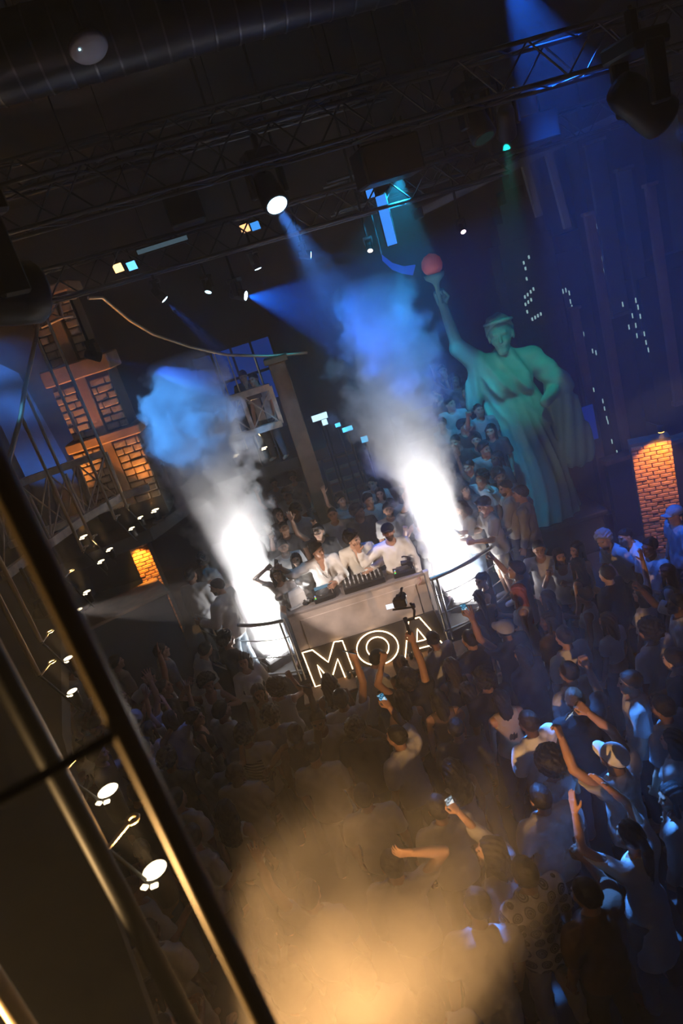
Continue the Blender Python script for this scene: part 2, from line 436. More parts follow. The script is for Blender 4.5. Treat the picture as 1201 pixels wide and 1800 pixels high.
def body_mesh(pose, fem):
    k = (pose, fem)
    if k in BODY: return BODY[k]
    r = Rig(pose, fem); ar = (.040, .034, .026) if fem else (.050, .042, .030)
    def fn(P):
        d = torso_sdf(P, fem)
        d = smin(d, seg(P, (0, -.012, 1.42), (0, .0, 1.56), .050 if fem else .058, .045 if fem else .053), .02)
        for s in 'RL':
            d = smin(d, seg(P, r.sh[s], r.el[s], ar[0], ar[1]), .03)
            d = smin(d, smin(seg(P, r.el[s], r.el[s]*.6+r.wr[s]*.4, ar[1], ar[1]*1.02), seg(P, r.el[s]*.6+r.wr[s]*.4, r.wr[s], ar[1]*1.02, ar[2]), .01), .012)
        return d
    lo, hi = r.bounds()
    V, F = surface_nets(fn, lo, hi, .018)
    Vs = [r.tor(V)]; Fs = [F]; Ms = [np.zeros(len(F), int)]; n = len(V)
    hv, hf, hm = head_proto(fem)
    hv = hv*(.95 if fem else 1.0)
    Vs.append(r.tor(hv@r.Hm.T+r.hc)); Fs.append(hf+n); Ms.append(hm); n += len(hv)
    for s, sg in (('R', 1), ('L', -1)):
        v, f = hand_proto(r.p['h'+s.lower()])
        v = v.copy(); v[:, 0] *= sg
        if sg < 0: f = f[:, ::-1]
        z = unit(r.dirf[s]); pn = r.p.get('p'+s.lower())
        if pn is None: pn = (0, 1, .15) if z[2] > .3 else (-sg, .15, 0)
        y = np.array(pn, float); y = y-(y@z)*z; y = unit(y); x = np.cross(y, z)
        sc = .92 if fem else 1.04
        Vs.append(r.tor((v*sc)@np.stack([x, y, z])+r.wr[s]-z*.005)); Fs.append(f+n); Ms.append(np.zeros(len(f), int)); n += len(v)
    lv, lf = legs_mesh(); Vs.append(lv); Fs.append(lf+n); Ms.append(np.zeros(len(lf), int))
    BODY[k] = (np_mesh('body_'+pose, np.concatenate(Vs), np.concatenate(Fs), True, np.concatenate(Ms), 5), r)
    return BODY[k]
def shirt_mesh(pose, fem, kind):
    k = (pose, fem, kind)
    if k in SHIRT: return SHIRT[k]
    r = Rig(pose, fem)
    hem = dict(tee=.86, long=.84, open=.82, tank=.88, crop=1.12, dress=.55, longdress=.50, jacket=.82).get(kind, .86)
    sl = dict(tee=.78, long=1.96, open=1.95, tank=0, crop=.5, dress=0, longdress=1.95, jacket=1.97).get(kind, .78)
    g = .017 if kind in ('tee', 'long', 'open') else (.028 if kind == 'jacket' else .010)
    lo_ = .022 if kind in ('tee', 'long', 'open', 'jacket') else .004
    def fn(P):
        d = torso_sdf(P, fem, g, lo_)
        if kind in ('dress', 'longdress'):
            d = smin(d, seg(P, (0, 0, .95), (0, 0, hem-.1), .172, .20, 1.25), .03)
        elif not kind == 'crop':
            d = smin(d, seg(P, (0, 0, .98), (0, 0, hem-.12), .165+lo_, .178+lo_, 1.38), .03)
        for s in 'RL':
            a, b, c = r.sh[s], r.el[s], r.wr[s]
            if sl <= 0: continue
            big = 1.0 if not fem else .82
            if sl <= 1:
                e = a+(b-a)*sl; u = unit(b-a)
                q = seg(P, a, b, .070*big+g*.4, .074*big+g*.4); q = smax(q, (P-e)@u, .008)
            else:
                e = b+(c-b)*(sl-1); u = unit(c-b)
                q = seg(P, a, b, .062*big+g, .052*big+g)
                q2 = smax(seg(P, b, c, .052*big+g, .036*big+g), (P-e)@u, .006); q = smin(q, q2, .02)
            d = smin(d, q, .035)
        d = d+folds(P, .0046 if kind in ('tee', 'long', 'open', 'jacket') else .0014)
        d = smax(d, hem-P[:, 2], .008)
        nk = seg(P, (0, .028, 1.50), (0, .03, 1.66), .072 if kind not in ('tank', 'dress') else .085)
        d = smax(d, -nk, .01); d = smax(d, P[:, 2]-1.535, .01)
        if kind == 'tank' or kind == 'dress':
            d = smax(d, -seg(P, (0, .10, 1.50), (0, .12, 1.44), .085), .012)
            for s in (-1, 1): d = smax(d, -seg(P, (s*.215, -.1, 1.44), (s*.215, .1, 1.44), .085), .012)
        if kind in ('open', 'jacket'):
            d = smax(d, -seg(P, (0, .10, 1.52), (0, .18, 1.20), .055, .012, 1.0), .008)
            for s in (-1, 1):
                d = smin(d, seg(P, (s*.055, -.02, 1.525), (s*.065, .10, 1.42), .016, .020), .008)
                if kind == 'open': d = smin(d, seg(P, (s*.062, .10, 1.43), (s*.022, .168, 1.23), .018, .008), .008)
        return d
    lo, hi = r.bounds(); lo[2] = min(lo[2], hem-.05) if kind not in ('dress', 'longdress') else hem-.03
    V, F = surface_nets(fn, lo, hi, .0155)
    SHIRT[k] = np_mesh('shirt_'+kind, r.tor(V) if kind not in ('dress', 'longdress') or r.p.get('lf', 0) < 5 else r.tor(V), F)
    return SHIRT[k]
def pants_mesh(kind):
    k = 'p_'+kind
    if k not in LEG:
        def fn(P):
            d = leg_sdf(P, .017 if kind == 'trousers' else .012, .6)+folds(P, .003)
            d = smin(d, seg(P, (0, 0, .90), (0, 0, 1.0), .158, .152, 1.42), .03)
            d = smax(d, P[:, 2]-1.03, .01)
            return smax(d, (.055 if kind == 'trousers' else .52)-P[:, 2], .008)
        LEG[k] = np_mesh(kind, *surface_nets(fn, (-.28, -.2, .03), (.28, .22, 1.05), .0175))
    return LEG[k]
def shoe_mesh(s):
    k = 'shoe%d' % s
    if k not in LEG:
        def fn(P):
            d = seg(P, (s*.15, -.045, .052), (s*.166, .13, .035), .052, .042); return smax(d, -.0-P[:, 2]+.004, .006)
        LEG[k] = np_mesh('shoe', *surface_nets(fn, (s*.16-.1, -.12, 0), (s*.16+.1, .2, .13), .012))
    return LEG[k]
SKIN = [mat('skin_%d' % i, c, .5, bump=.05, bscale=120) for i, c in enumerate([(.52, .31, .21), (.42, .23, .15), (.28, .145, .09), (.12, .06, .04), (.60, .38, .28)])]
BEARD = [mat('beard_%d' % i, c, .7) for i, c in enumerate([(.10, .06, .045), (.07, .045, .035), (.05, .03, .022), (.03, .018, .014), (.14, .08, .05)])]
LIPS = [mat('lips_%d' % i, c, .4) for i, c in enumerate([(.42, .16, .13), (.33, .13, .10), (.22, .09, .07), (.12, .05, .045), (.5, .15, .13)])]
HAIRM = {k: mat('hair_'+k, c, .55, bump=.3, bscale=90) for k, c in dict(black=(.010, .008, .008), dark=(.022, .013, .009), brown=(.06, .03, .016), red=(.45, .12, .045), blond=(.35, .22, .10), grey=(.4, .4, .4)).items()}
CLOTH = {k: mat('cloth_'+k, c, .85, bump=.12, bscale=60, var=.08, vscale=6) for k, c in dict(
    white=(.74, .72, .69), cream=(.66, .62, .55), offwhite=(.56, .54, .52), grey=(.25, .25, .26), lightgrey=(.42, .42, .43), black=(.014, .014, .016), charcoal=(.05, .05, .055),
    tan=(.40, .30, .20), navy=(.02, .03, .07), denim=(.16, .23, .33), lightdenim=(.36, .44, .52), brown=(.10, .06, .04)).items()}
M_eye = mat('eye_dark', (.05, .038, .03), .15); M_shoe = mat('shoe_white', (.5, .5, .5), .5); M_shoe2 = mat('shoe_black', (.02, .02, .02), .5)
def person(loc, face, pose='stand', fem=False, hair='short', hc='black', shirt='tee', sc='white', pants='trousers', pc='charcoal', skin=0, beard=False,
           scale=1.0, label=None, group=None, shoes=False, cap=None, smat=None):
    me, r = body_mesh(pose, fem)
    o = bpy.data.objects.new('person', me); link(o)
    for i, mm in enumerate((SKIN[skin], M_eye, HAIRM[hc], LIPS[skin] , BEARD[skin] if beard else SKIN[skin])):
        o.material_slots[i].link = 'OBJECT'; o.material_slots[i].material = mm
    o.location = loc; o.rotation_euler = (0, 0, face); o.scale = (scale,)*3
    def child(name, mesh, mm):
        c = bpy.data.objects.new(name, mesh); link(c, o)
        c.material_slots[0].link = 'OBJECT'; c.material_slots[0].material = mm
        return c
    if shirt: child('dress' if 'dress' in shirt else 'jacket' if shirt == 'jacket' else 'shirt', shirt_mesh(pose, fem, shirt), smat or CLOTH[sc])
    if pants: child(pants, pants_mesh(pants), CLOTH[pc])
    hs = .95 if fem else 1.0
    if hair and hair != 'none':
        c = child('hair', hair_proto(hair), HAIRM[hc]); c.matrix_local = r.head_matrix() @ Matrix.Scale(hs, 4)
    if cap:
        c = child('cap', hair_proto('cap'), CLOTH[cap]); c.matrix_local = r.head_matrix() @ Matrix.Scale(hs*1.04, 4)
    if shoes:
        for s in (-1, 1): child('shoe', shoe_mesh(s), M_shoe if shoes == 'white' else M_shoe2)
    tag(o, label, 'person', group)
    return o
def hand_world(o, side, off=(0, 0, .09)):
    """where a hand holds something: grip centre and forearm direction, in world space"""
    pose = [k for k in BODY if BODY[k][0] == o.data][0]; r = BODY[pose][1]
    z = unit(r.dirf[side]); p = r.tor(r.wr[side]+z*off[2])
    mw = Matrix.LocRotScale(o.location, o.rotation_euler, o.scale)
    return mw @ Vector(p), (mw.to_3x3() @ Vector((r.M@z))).normalized()
# ------------------------------------------------------------------ room shell
def slab(name, lo, hi, m, kind='structure', parent=None):
    o = MB().box(lo, hi).build(name, m, parent)
    if parent is None: tag(o, kind=kind)
    return o
slab('floor', (-8, -4, -.1), (9, 19, 0), M_floor)
slab('ceiling', (-8, -4, 9.4), (9, 19, 9.5), M_ceil)
slab('wall_left', (-7.2, -4, 0), (-7.0, 19, 9.4), M_wall)
slab('wall_right', (8.2, -4, 0), (8.4, 19, 9.4), M_wall)
slab('wall_back', (-7.0, 17.5, 0), (8.2, 17.7, 9.4), M_wall)
slab('wall_front', (-7.0, -3.7, 0), (8.2, -3.5, 9.4), M_wall)
M_deck = mat('stage_deck', (.05, .052, .055), .5, var=.3, bump=.1)
def poly_slab(name, pts, z0, z1, m):
    return MB().prism([Vector((x, y, z0)) for x, y in pts], (0, 0, z1-z0)).build(name, m)
STG = .65
tag(poly_slab('stage_floor', [(-1.30, 9.12), (-1.80, 9.26), (-2.33, 9.68), (-3.1, 10.6), (-3.4, 12), (-3.4, 16.5), (3.4, 16.5), (3.2, 10.6), (2.6, 9.75), (2.2, 9.5), (1.55, 9.14), (1.05, 8.98)], .0, STG, M_deck), kind='structure')
# ------------------------------------------------------------------ haze filling the room
def vol_mat(name, build):
    m = bpy.data.materials.new(name); m.use_nodes = True; nt = m.node_tree; nt.nodes.clear()
    out = nt.nodes.new('ShaderNodeOutputMaterial'); v = nt.nodes.new('ShaderNodeVolumePrincipled')
    nt.links.new(v.outputs[0], out.inputs['Volume']); build(nt, v); return m
def _haze(nt, v):
    v.inputs['Color'].default_value = (.92, .93, .95, 1); v.inputs['Density'].default_value = HAZE; v.inputs['Anisotropy'].default_value = .0
HAZE = .017
M_haze = vol_mat('room_haze', _haze)
hz = MB().box((-6.95, -3.4, .02), (8.15, 17.4, 9.35)).build('room_haze', M_haze)
tag(hz, 'thin haze filling the whole hall', 'haze', kind='stuff')
# ------------------------------------------------------------------ lamps
def spot(name, loc, target, col, power, angle, blend=.3, size=.05, parent=None):
    l = bpy.data.lights.new(name, 'SPOT'); l.color = col; l.energy = power; l.spot_size = R_(angle); l.spot_blend = blend; l.shadow_soft_size = size
    o = bpy.data.objects.new(name, l); link(o, parent)
    d = (Vector(target)-Vector(loc)).normalized()
    q = d.to_track_quat('-Z', 'Y')
    mw = Matrix.Translation(loc) @ q.to_matrix().to_4x4()
    if parent is not None: o.matrix_parent_inverse = Matrix.Identity(4); o.matrix_local = parent.matrix_basis.inverted() @ mw
    else: o.matrix_world = mw
    return o
def aim_matrix(loc, target):
    """z axis of the local frame points at the target"""
    q = (Vector(target)-Vector(loc)).normalized().to_track_quat('Z', 'Y')
    return Matrix.Translation(loc) @ q.to_matrix().to_4x4()
_mh = {}
def moving_head(loc, target, col, power, angle, label, s=1.0, lens=(.6, .8, 1), lstr=30, blend=.35, top=None, group='moving head spotlights hung from the trusses'):
    """loc: lens position"""
    loc = Vector(loc); tgt = Vector(target); d = (tgt-loc).normalized()
    c = loc-d*.17*s                                   # pivot
    base_z = c.z+.30*s
    root = empty('moving_head_light', (c.x, c.y, base_z))
    if not _mh:
        _mh['base'] = MB().cbox((0, 0, 0), (.30, .24, .09), .015).mesh('base')
        _mh['arm'] = MB().cbox((0, 0, -.15), (.045, .12, .32), .012).mesh('arm')
        _mh['head'] = MB().lathe([(.03, -.20), (.085, -.19), (.105, -.14), (.11, -.02), (.118, .06), (.122, .15), (.112, .165), (.10, .162)], n=18).mesh('head')
        _mh['lens'] = MB().lathe([(.098, .160), (.07, .172), (.03, .177), (.001, .178)], n=18).mesh('lens')
        _mh['clamp'] = MB().cbox((0, 0, .11), (.05, .06, .14), .01).mesh('clamp')
    b = mobj('base', _mh['base'], root, M_blackp)
    for sg in (-1, 1): mobj('yoke_arm', _mh['arm'], root, M_blackp, (sg*.145*s, 0, -.02*s)).scale = (s,)*3
    mobj('clamp', _mh['clamp'], root, M_black).scale = (s,)*3
    b.scale = (s,)*3
    yaw = math.atan2(-d.x, d.y); root.rotation_euler = (0, 0, yaw)
    h = mobj('head', _mh['head'], root, M_blackp)
    rm = Matrix.Translation(root.location) @ Matrix.Rotation(yaw, 4, 'Z')
    mw = aim_matrix(c, tgt) @ Matrix.Scale(s, 4)
    h.matrix_local = rm.inverted() @ mw
    lm = emat('lens_%.2f_%.2f_%.2f_%g' % (*lens, lstr), lens, lstr)
    le = mobj('lens', _mh['lens'], h, lm)
    if power > 0:
        sp = spot('lamp', loc+d*.03, tgt, col, power, angle, blend, .04*s)
        sp.parent = root; sp.matrix_local = rm.inverted() @ sp.matrix_basis
    if top is not None:                              # a drop pole up to what it hangs from
        MB().tube([(0, 0, .04), (0, 0, top-base_z)], .018, 6).build('drop_pole', M_black, root)
    tag(root, label, 'spotlight', group); return root
BLUE = (.03, .16, 1.0); BLUE2 = (.06, .28, 1.0); WARM = (1.0, .60, .24); WHITE = (1.0, .97, .95)
# ------------------------------------------------------------------ trusses and duct under the ceiling
def truss(a, b, w, label, n=None, m=None, hang=9.4):
    a, b = Vector(a), Vector(b); L = (b-a).length; u = (b-a)/L
    side = u.cross(Vector((0, 0, 1))).normalized(); up = side.cross(u)
    root = empty('lighting_truss', a); m = m or M_alu
    cs = [(side*i*w/2+up*j*w/2) for i, j in ((-1, -1), (1, -1), (1, 1), (-1, 1))]
    for c in cs: MB().tube([c, c+u*L], .024, 8).build('chord', m, root)
    n = n or int(L/w*1.1); mb = MB()
    for f in range(4):
        p, q = cs[f], cs[(f+1) % 4]
        for i in range(n):
            s0, s1 = u*L*i/n, u*L*(i+1)/n
            mb.tube([p+s0, q+s1] if i % 2 == 0 else [q+s0, p+s1], .011, 5, caps=False)
    tag(mb.build('lacing', m, root), kind='stuff')
    k = max(2, int(L/3))
    for i in range(k):
        p = u*L*(i+.5)/k
        MB().tube([p+up*w/2, p+Vector((0, 0, hang-a.z-p.z))], .008, 5).build('hanging_cable', M_black, root)
    tag(root, label, 'truss', 'lighting trusses'); return root
truss((-6.5, 7.4, 7.55), (6.8, 8.5, 7.35), .42, 'long box truss above the booth with large moving heads')
truss((-6.0, 9.0, 6.95), (3.4, 9.7, 6.72), .36, 'lower box truss carrying the row of small blue spotlights')
truss((-6.5, 9.2, 8.25), (2.2, 9.9, 8.05), .34, 'dark truss behind the others at upper left')
truss((1.2, 10.9, 7.0), (8.0, 11.3, 7.0), .40, 'dark truss above the statue and the skyline panels')
# ventilation duct with ribs
a, b = Vector((-6.6, 6.6, 8.55)), Vector((6.5, 7.7, 8.35)); u = (b-a).normalized()
root = empty('ventilation_duct', a)
M_seam = mat('duct_seam', (.16, .17, .18), .35, .8)
MB().tube([(0, 0, 0), b-a], .33, 24).build('pipe', M_duct, root)
seam = MB().tube([u*0, u*.018], .338, 24).mesh('seam')
for i in range(60): mobj('seam', seam, root, M_seam, u*(.15+i*.215))
for i in range(6):
    MB().tube([u*(.6+2.3*i)+Vector((0, 0, .3)), u*(.6+2.3*i)+Vector((0, 0, .84+.0*i))], .012, 6).build('hanger', M_black, root)
tag(root, 'wide ribbed spiral duct running under the dark ceiling', 'duct')
# round ceiling sensor hanging below the duct
p = aty(156, 85, 6.3)
root = empty('ceiling_sensor', p); root.rotation_euler = (R_(-20), R_(-8), 0)
M_plw = mat('white_plastic', (.70, .68, .68), .45)
MB().lathe([(.10, .05), (.15, .035), (.155, .0), (.14, -.02), (.08, -.035), (.001, -.038)], n=28).build('cover', M_plw, root)
MB().lathe([(.007, -.042), (.007, -.030)], (-.06, -.07, .004), n=8).build('status_light', emat('led_blue', (.4, .8, 1), 6), root)
MB().tube([(0, 0, .05), (0.02, 0.05, 9.4-p.z)], .015, 6).build('stem', M_black, root)
tag(root, 'round white dome sensor hanging beside the duct', 'sensor')
# black loudspeaker boxes flown from the truss
def flown_box(c, d, label, rz=0.0, tilt=0.0, top=7.4):
    root = empty('hanging_speaker', c, rz)
    MB().cbox((0, 0, 0), d, .02).build('cabinet', M_blackp, root)
    MB().cbox((0, -d[1]/2-.006, 0), (d[0]*.92, .012, d[2]*.88), .004).build('grille', mat('grille', (.03, .032, .036), .6, .5, bump=.4, bscale=300), root)
    for s in (-1, 1): MB().tube([(s*d[0]*.4, 0, d[2]/2), (s*d[0]*.4, 0, top-c[2])], .012, 6).build('hanging_cable', M_black, root)
    tag(root, label, 'speaker', 'loudspeakers hung under the trusses'); return root
flown_box(aty(680, 285, 8.6), (.70, .5, .40), 'black loudspeaker hanging left of the blue light strip', R_(8))
flown_box(aty(905, 240, 9.5), (1.0, .5, .34), 'wide black loudspeaker hanging under the right end truss', R_(8), top=7.3)
flown_box(aty(470, 335, 8.7)+Vector((-1.0, .3, .1)), (.42, .4, .34), 'small black loudspeaker left of the big blue moving head', R_(4))
# LED strip lights
def led_bar(c, d, rz, label, m, rx=0.0, top=7.2):
    root = empty('light_strip', c); root.rotation_euler = (rx, 0, rz)
    MB().cbox((0, 0, 0), (d[0]+.03, d[1]+.02, d[2]+.03), .006).build('housing', M_blackp, root)
    MB().cbox((0, -d[1]/2-.013, 0), (d[0], .012, d[2]), .003).build('diffuser', m, root)
    tag(root, label, 'light strip'); return root
led_bar(aty(286, 431, 8.9), (.62, .05, .05), R_(2), 'pale horizontal light strip under the lower truss', emat('strip_pale', (.25, .42, .55), .22))
led_bar(aty(679, 388, 9.6), (.13, .05, .62), R_(-6), 'upright blue light strip hanging left of the orange lamp bowl', emat('strip_blue', (.05, .28, 1), 1.1))
led_bar(aty(651, 341, 9.6), (.10, .05, .10), R_(-6), 'small blue light square above the upright blue strip', emat('strip_blue', (.05, .28, 1), 1.1))
# bent blue glowing panel
p0 = [aty(672, 448, 9.9), aty(690, 462, 9.9), aty(710, 468, 9.9), aty(731, 465, 9.9)]; p1 = [aty(673, 458, 9.9), aty(690, 474, 9.9), aty(708, 481, 9.9), aty(726, 484, 9.9)]
mb = MB(); n = len(p0)
o = empty('glowing_panel', p0[0])
for i in range(n-1):
    mb.prism([p0[i]-p0[0], p0[i+1]-p0[0], p1[i+1]-p0[0], p1[i]-p0[0]], (0, .03, 0))
mb.build('panel', emat('strip_blue2', (.03, .15, 1), .45), o)
MB().tube([(0, .03, 0), (0, .03, 9.4-p0[0].z)], .01, 6).build('hanging_cable', M_black, o)
tag(o, 'curved blue glowing panel below the upright light strip', 'light panel')
# pairs of small floodlights, one warm and one blue
def flood(c, m, label, tgt):
    root = empty('floodlight', c)
    MB().cbox((0, .05, 0), (.15, .10, .13), .012).build('housing', M_blackp, root)
    MB().cbox((0, -.004, 0), (.12, .012, .10), .003).build('lens', m, root)
    MB().tube([(0, .05, .06), (0, .05, max(.2, 6.75-c[2]))], .012, 6).build('bracket', M_black, root)
    root.rotation_euler = (R_(14), 0, R_(-15)); tag(root, label, 'floodlight', 'small floodlights on the lower truss'); return root
flood(aty(208, 471, 9.2), emat('flood_warm', (1, .55, .2), 3.5), 'small warm floodlight above the stone tower', None)
flood(aty(232, 467, 9.2), emat('flood_blue', (.12, .5, 1), 2.2), 'small blue floodlight right beside the warm one', None)
flood(aty(431, 401, 9.8), emat('flood_warm2', (1, .5, .2), 2.0), 'dim warm floodlight left below the big moving head', None)
flood(aty(449, 397, 9.8), emat('flood_blue2', (.06, .35, 1), 1.1), 'dim blue floodlight below the big moving head', None)
def gobo(root, scale=9.0):
    """pattern wheel in the lamp: breaks its beam into patches"""
    l = [c for c in root.children if c.type == 'LIGHT'][0].data; l.use_nodes = True; nt = l.node_tree
    e = nt.nodes['Emission']; tc = nt.nodes.new('ShaderNodeTexCoord'); n = nt.nodes.new('ShaderNodeTexNoise'); n.inputs['Scale'].default_value = scale*2.2; n.inputs['Detail'].default_value = 1
    mr = nt.nodes.new('ShaderNodeMapRange'); mr.inputs[1].default_value = .53; mr.inputs[2].default_value = .58; mr.inputs[3].default_value = .0; mr.inputs[4].default_value = 1.0
    nt.links.new(tc.outputs['Normal'], n.inputs['Vector']); nt.links.new(n.outputs[0], mr.inputs[0]); nt.links.new(mr.outputs[0], e.inputs[1])
# ------------------------------------------------------------------ moving heads (each carries its own light)
mhL = [
 # px, py, Y, target, colour, power, angle, size, lens colour, lens strength, label
 (488, 362, 8.2, (1.40, 4.2, 1.5), BLUE2, 13000, 27, 1.25, (.45, .8, 1), 14, 'big moving head with blue beam in front of the truss'),
 (433, 520, 9.6, tuple(aty(640, 552, 9.1)), (.006, .14, 1.0), 2000, 54, .62, (.55, .85, 1), 25, 'small moving head throwing a wide blue fan'),
 (454, 473, 9.9, (.10, 9.8, 4.5), BLUE, 250, 12, .5, (.55, .85, 1), 12, 'tiny blue spotlight above the wide blue fan'),
 (290, 527, 9.4, (-.3, 9.4, 4.4), BLUE, 800, 16, .55, (.55, .85, 1), 14, 'small blue spotlight pointing right of the stone tower'),
 (366, 514, 9.7, (-1.6, 8.8, 4.6), BLUE, 200, 12, .45, (.4, .75, 1), 8, 'tiny blue spotlight between the tower and the blue fan'),
 (547, 448, 10.0, (2.8, 9.8, 5.6), BLUE, 260, 16, .5, (.3, .65, 1), 10, 'tiny blue spotlight pointing right at the end of the beam'),
 (651, 441, 10.2, (.9, 8.0, 3.5), WARM, 0, 16, .4, (1, .75, .6), 5, 'tiny warm spotlight left of the curved blue panel'),
 (178, 628, 9.0, (.0, 10.2, 4.3), BLUE, 500, 14, .55, (.4, .75, 1), 12, 'blue spotlight hanging in front of the stone tower'),
 (815, 408, 10.6, (3.0, 9.0, 4.4), BLUE, 120, 14, .42, (1, .7, .85), 5, 'tiny pink spotlight right of the orange lamp bowl'),
]
for (px, py, Y, tgt, col, pw, ang, s, lc, ls, lab) in mhL:
    p = aty(px, py, Y); top = None
    mh = moving_head(p, tgt, col, pw, ang, lab, s, lc, ls, top=9.4 if Y > 9.75 else max(p.z+.3, 6.62 if Y > 8.6 else 7.2))
    if pw > 8000: gobo(mh)
p = aty(64, 512, 5.6); moving_head(p, (.6, 8.2, 6.2), (1, .75, .8), 60, 16, 'huge black moving head with a pinkish lens at the left edge', 1.9, (1, .75, .8), 6, top=8.2)
p = aty(1167, 211, 6.4); moving_head(p, (6.2, 6.9, 4.2), BLUE, 900, 20, 'big black moving head with blue lens at the right edge', 1.5, (.5, .7, 1), 9, top=7.3)
p = aty(853, 245, 8.4); moving_head(p, (p.x+.2, p.y-.6, p.z-1.5), BLUE, 0, 16, 'unlit moving head hanging near the wide black loudspeaker', 1.2, (.02, .05, .05), .3, top=7.2)
# blue washes from out of the picture: heads on the right-hand truss that light the crowd, one high that lights the haze at the top
moving_head(aty(880, -70, 8.6), aty(1000, 190, 8.7), (.012, .14, 1.0), 3400, 42, 'moving head throwing blue light down beside the right truss', 1.1, (.3, .6, 1), 10, top=9.3)
moving_head((-4.6, 6.0, 7.2), (-1.75, 9.6, 4.75), (.07, .36, 1.0), 6000, 15, 'moving head throwing blue light on the left smoke column', 1.1, (.3, .6, 1), 10, top=8.1)
moving_head((-5.4, 8.4, 7.0), (-4.7, 11.9, 5.6), BLUE2, 1500, 34, 'moving head lighting the arch left of the stone tower', 1.0, (.3, .6, 1), 10, top=7.6)
moving_head((3.3, 9.1, 6.9), (3.62, 11.6, 3.75), (.005, .56, .44), 900, 21, 'green moving head lighting the statue', 1.0, (.1, .5, .4), .5, top=7.4)
moving_head((2.0, 9.4, 6.9), (.5, 11.6, 2.6), (.008, .34, .66), 1300, 74, 'blue green moving head lighting the back of the floor', 1.0, (.2, .7, 1), 6, top=7.3)
moving_head((-3.05, 6.4, 3.75), (-.15, 9.1, 1.75), (1.0, .82, .72), 1000, 21, 'added warm white fill light on the bridge edge aimed at the desk front', .5, (1, .9, .8), 3, top=4.3, group='lamps on the near balcony')  # added fill lamp that brightens the desk front and the performers
moving_head((5.6, 6.2, 4.6), (-.10, 9.1, 1.75), (1.0, .82, .76), 1300, 12, 'added unseen warm white fill light at the right aimed at the desk front', .7, (1, .9, .8), 3, top=9.4)  # second added fill for the desk front, kept outside the view
# ------------------------------------------------------------------ bridge decoration on the left balcony edge
M_cable = mat('cable_brass', (.45, .36, .22), .4, .6)
M_hot = emat('lamp_hot', (1.0, .80, .50), 5.0)
bridge = empty('suspension_bridge', (-3.2, 8, 3.3))
tag(bridge, 'brass suspension bridge decoration with cables, rods and girders on the left', 'bridge')
def bpart(mb, name, m, root=bridge):
    o = mb.build(name, m, root); o.location = -root.location; return o
UPL = 3.42
lampsL = [((272, 1530), (210, 1465)), ((190, 1390), (130, 1333)), ((127, 1215), (78, 1180)), ((120, 1157), (82, 1122)), ((138, 1072), (112, 1040)),
          ((153, 1040), (118, 1013)), ((178, 986), (152, 967)), ((193, 965), (168, 947)), ((232, 928), (209, 911)), ((247, 909), (230, 891))]
ring = []
for i, (lq, bq) in enumerate(lampsL):
    p = atz(lq[0], lq[1], UPL)
    b = atz(bq[0]-(6 if i > 3 else 26 if i < 2 else 10), bq[1]+(2 if i > 3 else 24 if i < 2 else 6), UPL+.34)
    ring.append((p, b))
cable_nodes = {}
CAB = [(5, 805), (14, 801), (32, 774), (47, 741), (57, 703), (64, 657), (70, 610), (78, 560)]
def cable_z(y): return 5.02+max(0.0, (y-6.4))**2*.155
# main cable over the rods, rising to the tower top; a second one on the far side comes down again
cp = [Vector((b.x, b.y, cable_z(b.y))) for p, b in ring[2:]]
cp = [Vector((-1.9, 3.2, 5.05)), Vector((-2.5, 4.6, 4.95))]+cp+[Vector((-2.72, 10.6, 6.75))]
bpart(MB().tube(cp, .028, 8), 'main_cable', M_cable)
c2 = [Vector((-2.6, 10.8, 6.7))]+[aty(x, y, Y) for x, y, Y in ((180, 523, 11.0), (228, 563, 11.2), (270, 588, 11.5), (335, 610, 11.8), (400, 624, 12.0), (470, 626, 12.2), (540, 620, 12.4))]
bpart(MB().tube(c2, .026, 8), 'main_cable', M_cable)
for i, (p, b) in enumerate(ring):
    topz = cable_z(b.y) if i > 1 else 7.5
    bpart(MB().tube([b+Vector((0, 0, .0)), Vector((b.x, b.y, topz))], .021 if i > 1 else .022, 8), 'suspender_rod', M_rod)
for q, dz in (((300, 600), 4.9), ((330, 612), 4.9)):
    pass
for px, py, Y, zb in ((400, 626, 12.0, 3.62), (446, 626, 12.15, 4.5), (375, 618, 12.0, 3.62)):
    t = aty(px, py, Y); bpart(MB().tube([t, Vector((t.x, t.y, zb))], .012, 6), 'suspender_rod', M_rod)
# deck edge beam (curved) and girders with posts and crossed braces
def girder(top, bot, nb, w=.10):
    """top, bot: lists of Vector of the same length"""
    for line in (top, bot):
        for a, b in zip(line[:-1], line[1:]):
            d = (b-a).normalized(); s = d.cross(Vector((0, 0, 1))).normalized()*.05; up = Vector((0, 0, w/2))
            bpart(MB().prism([a-s-up, a+s-up, a+s+up, a-s+up], b-a), 'girder_chord', M_bridge)
    n = len(top)
    for i in range(n):
        a, b = top[i], bot[i]
        bpart(MB().prism([b+Vector((-.035, -.03, 0)), b+Vector((.035, -.03, 0)), b+Vector((.035, .03, 0)), b+Vector((-.035, .03, 0))], a-b), 'girder_post', M_bridge)
    for i in range(n-1):
        for a, b in ((top[i], bot[i+1]), (bot[i], top[i+1])):
            bpart(MB().tube([a+Vector((0, -.02, 0)), b+Vector((0, -.02, 0))], .013, 6), 'cross_brace', M_bridge)
TZ = 4.55; BZ = 3.88
tx = [Vector((x, y, TZ)) for x, y in ((-4.75, 9.8), (-4.35, 9.95), (-3.95, 10.1), (-3.55, 10.22), (-3.12, 10.32))]
girder(tx, [Vector((v.x, v.y-.1, BZ-.1)) for v in tx], 4)
bx = [atz(7, 1013, BZ), atz(48, 982, BZ), atz(90, 953, BZ), atz(150, 910, BZ), atz(215, 872, BZ), atz(262, 855, BZ)]
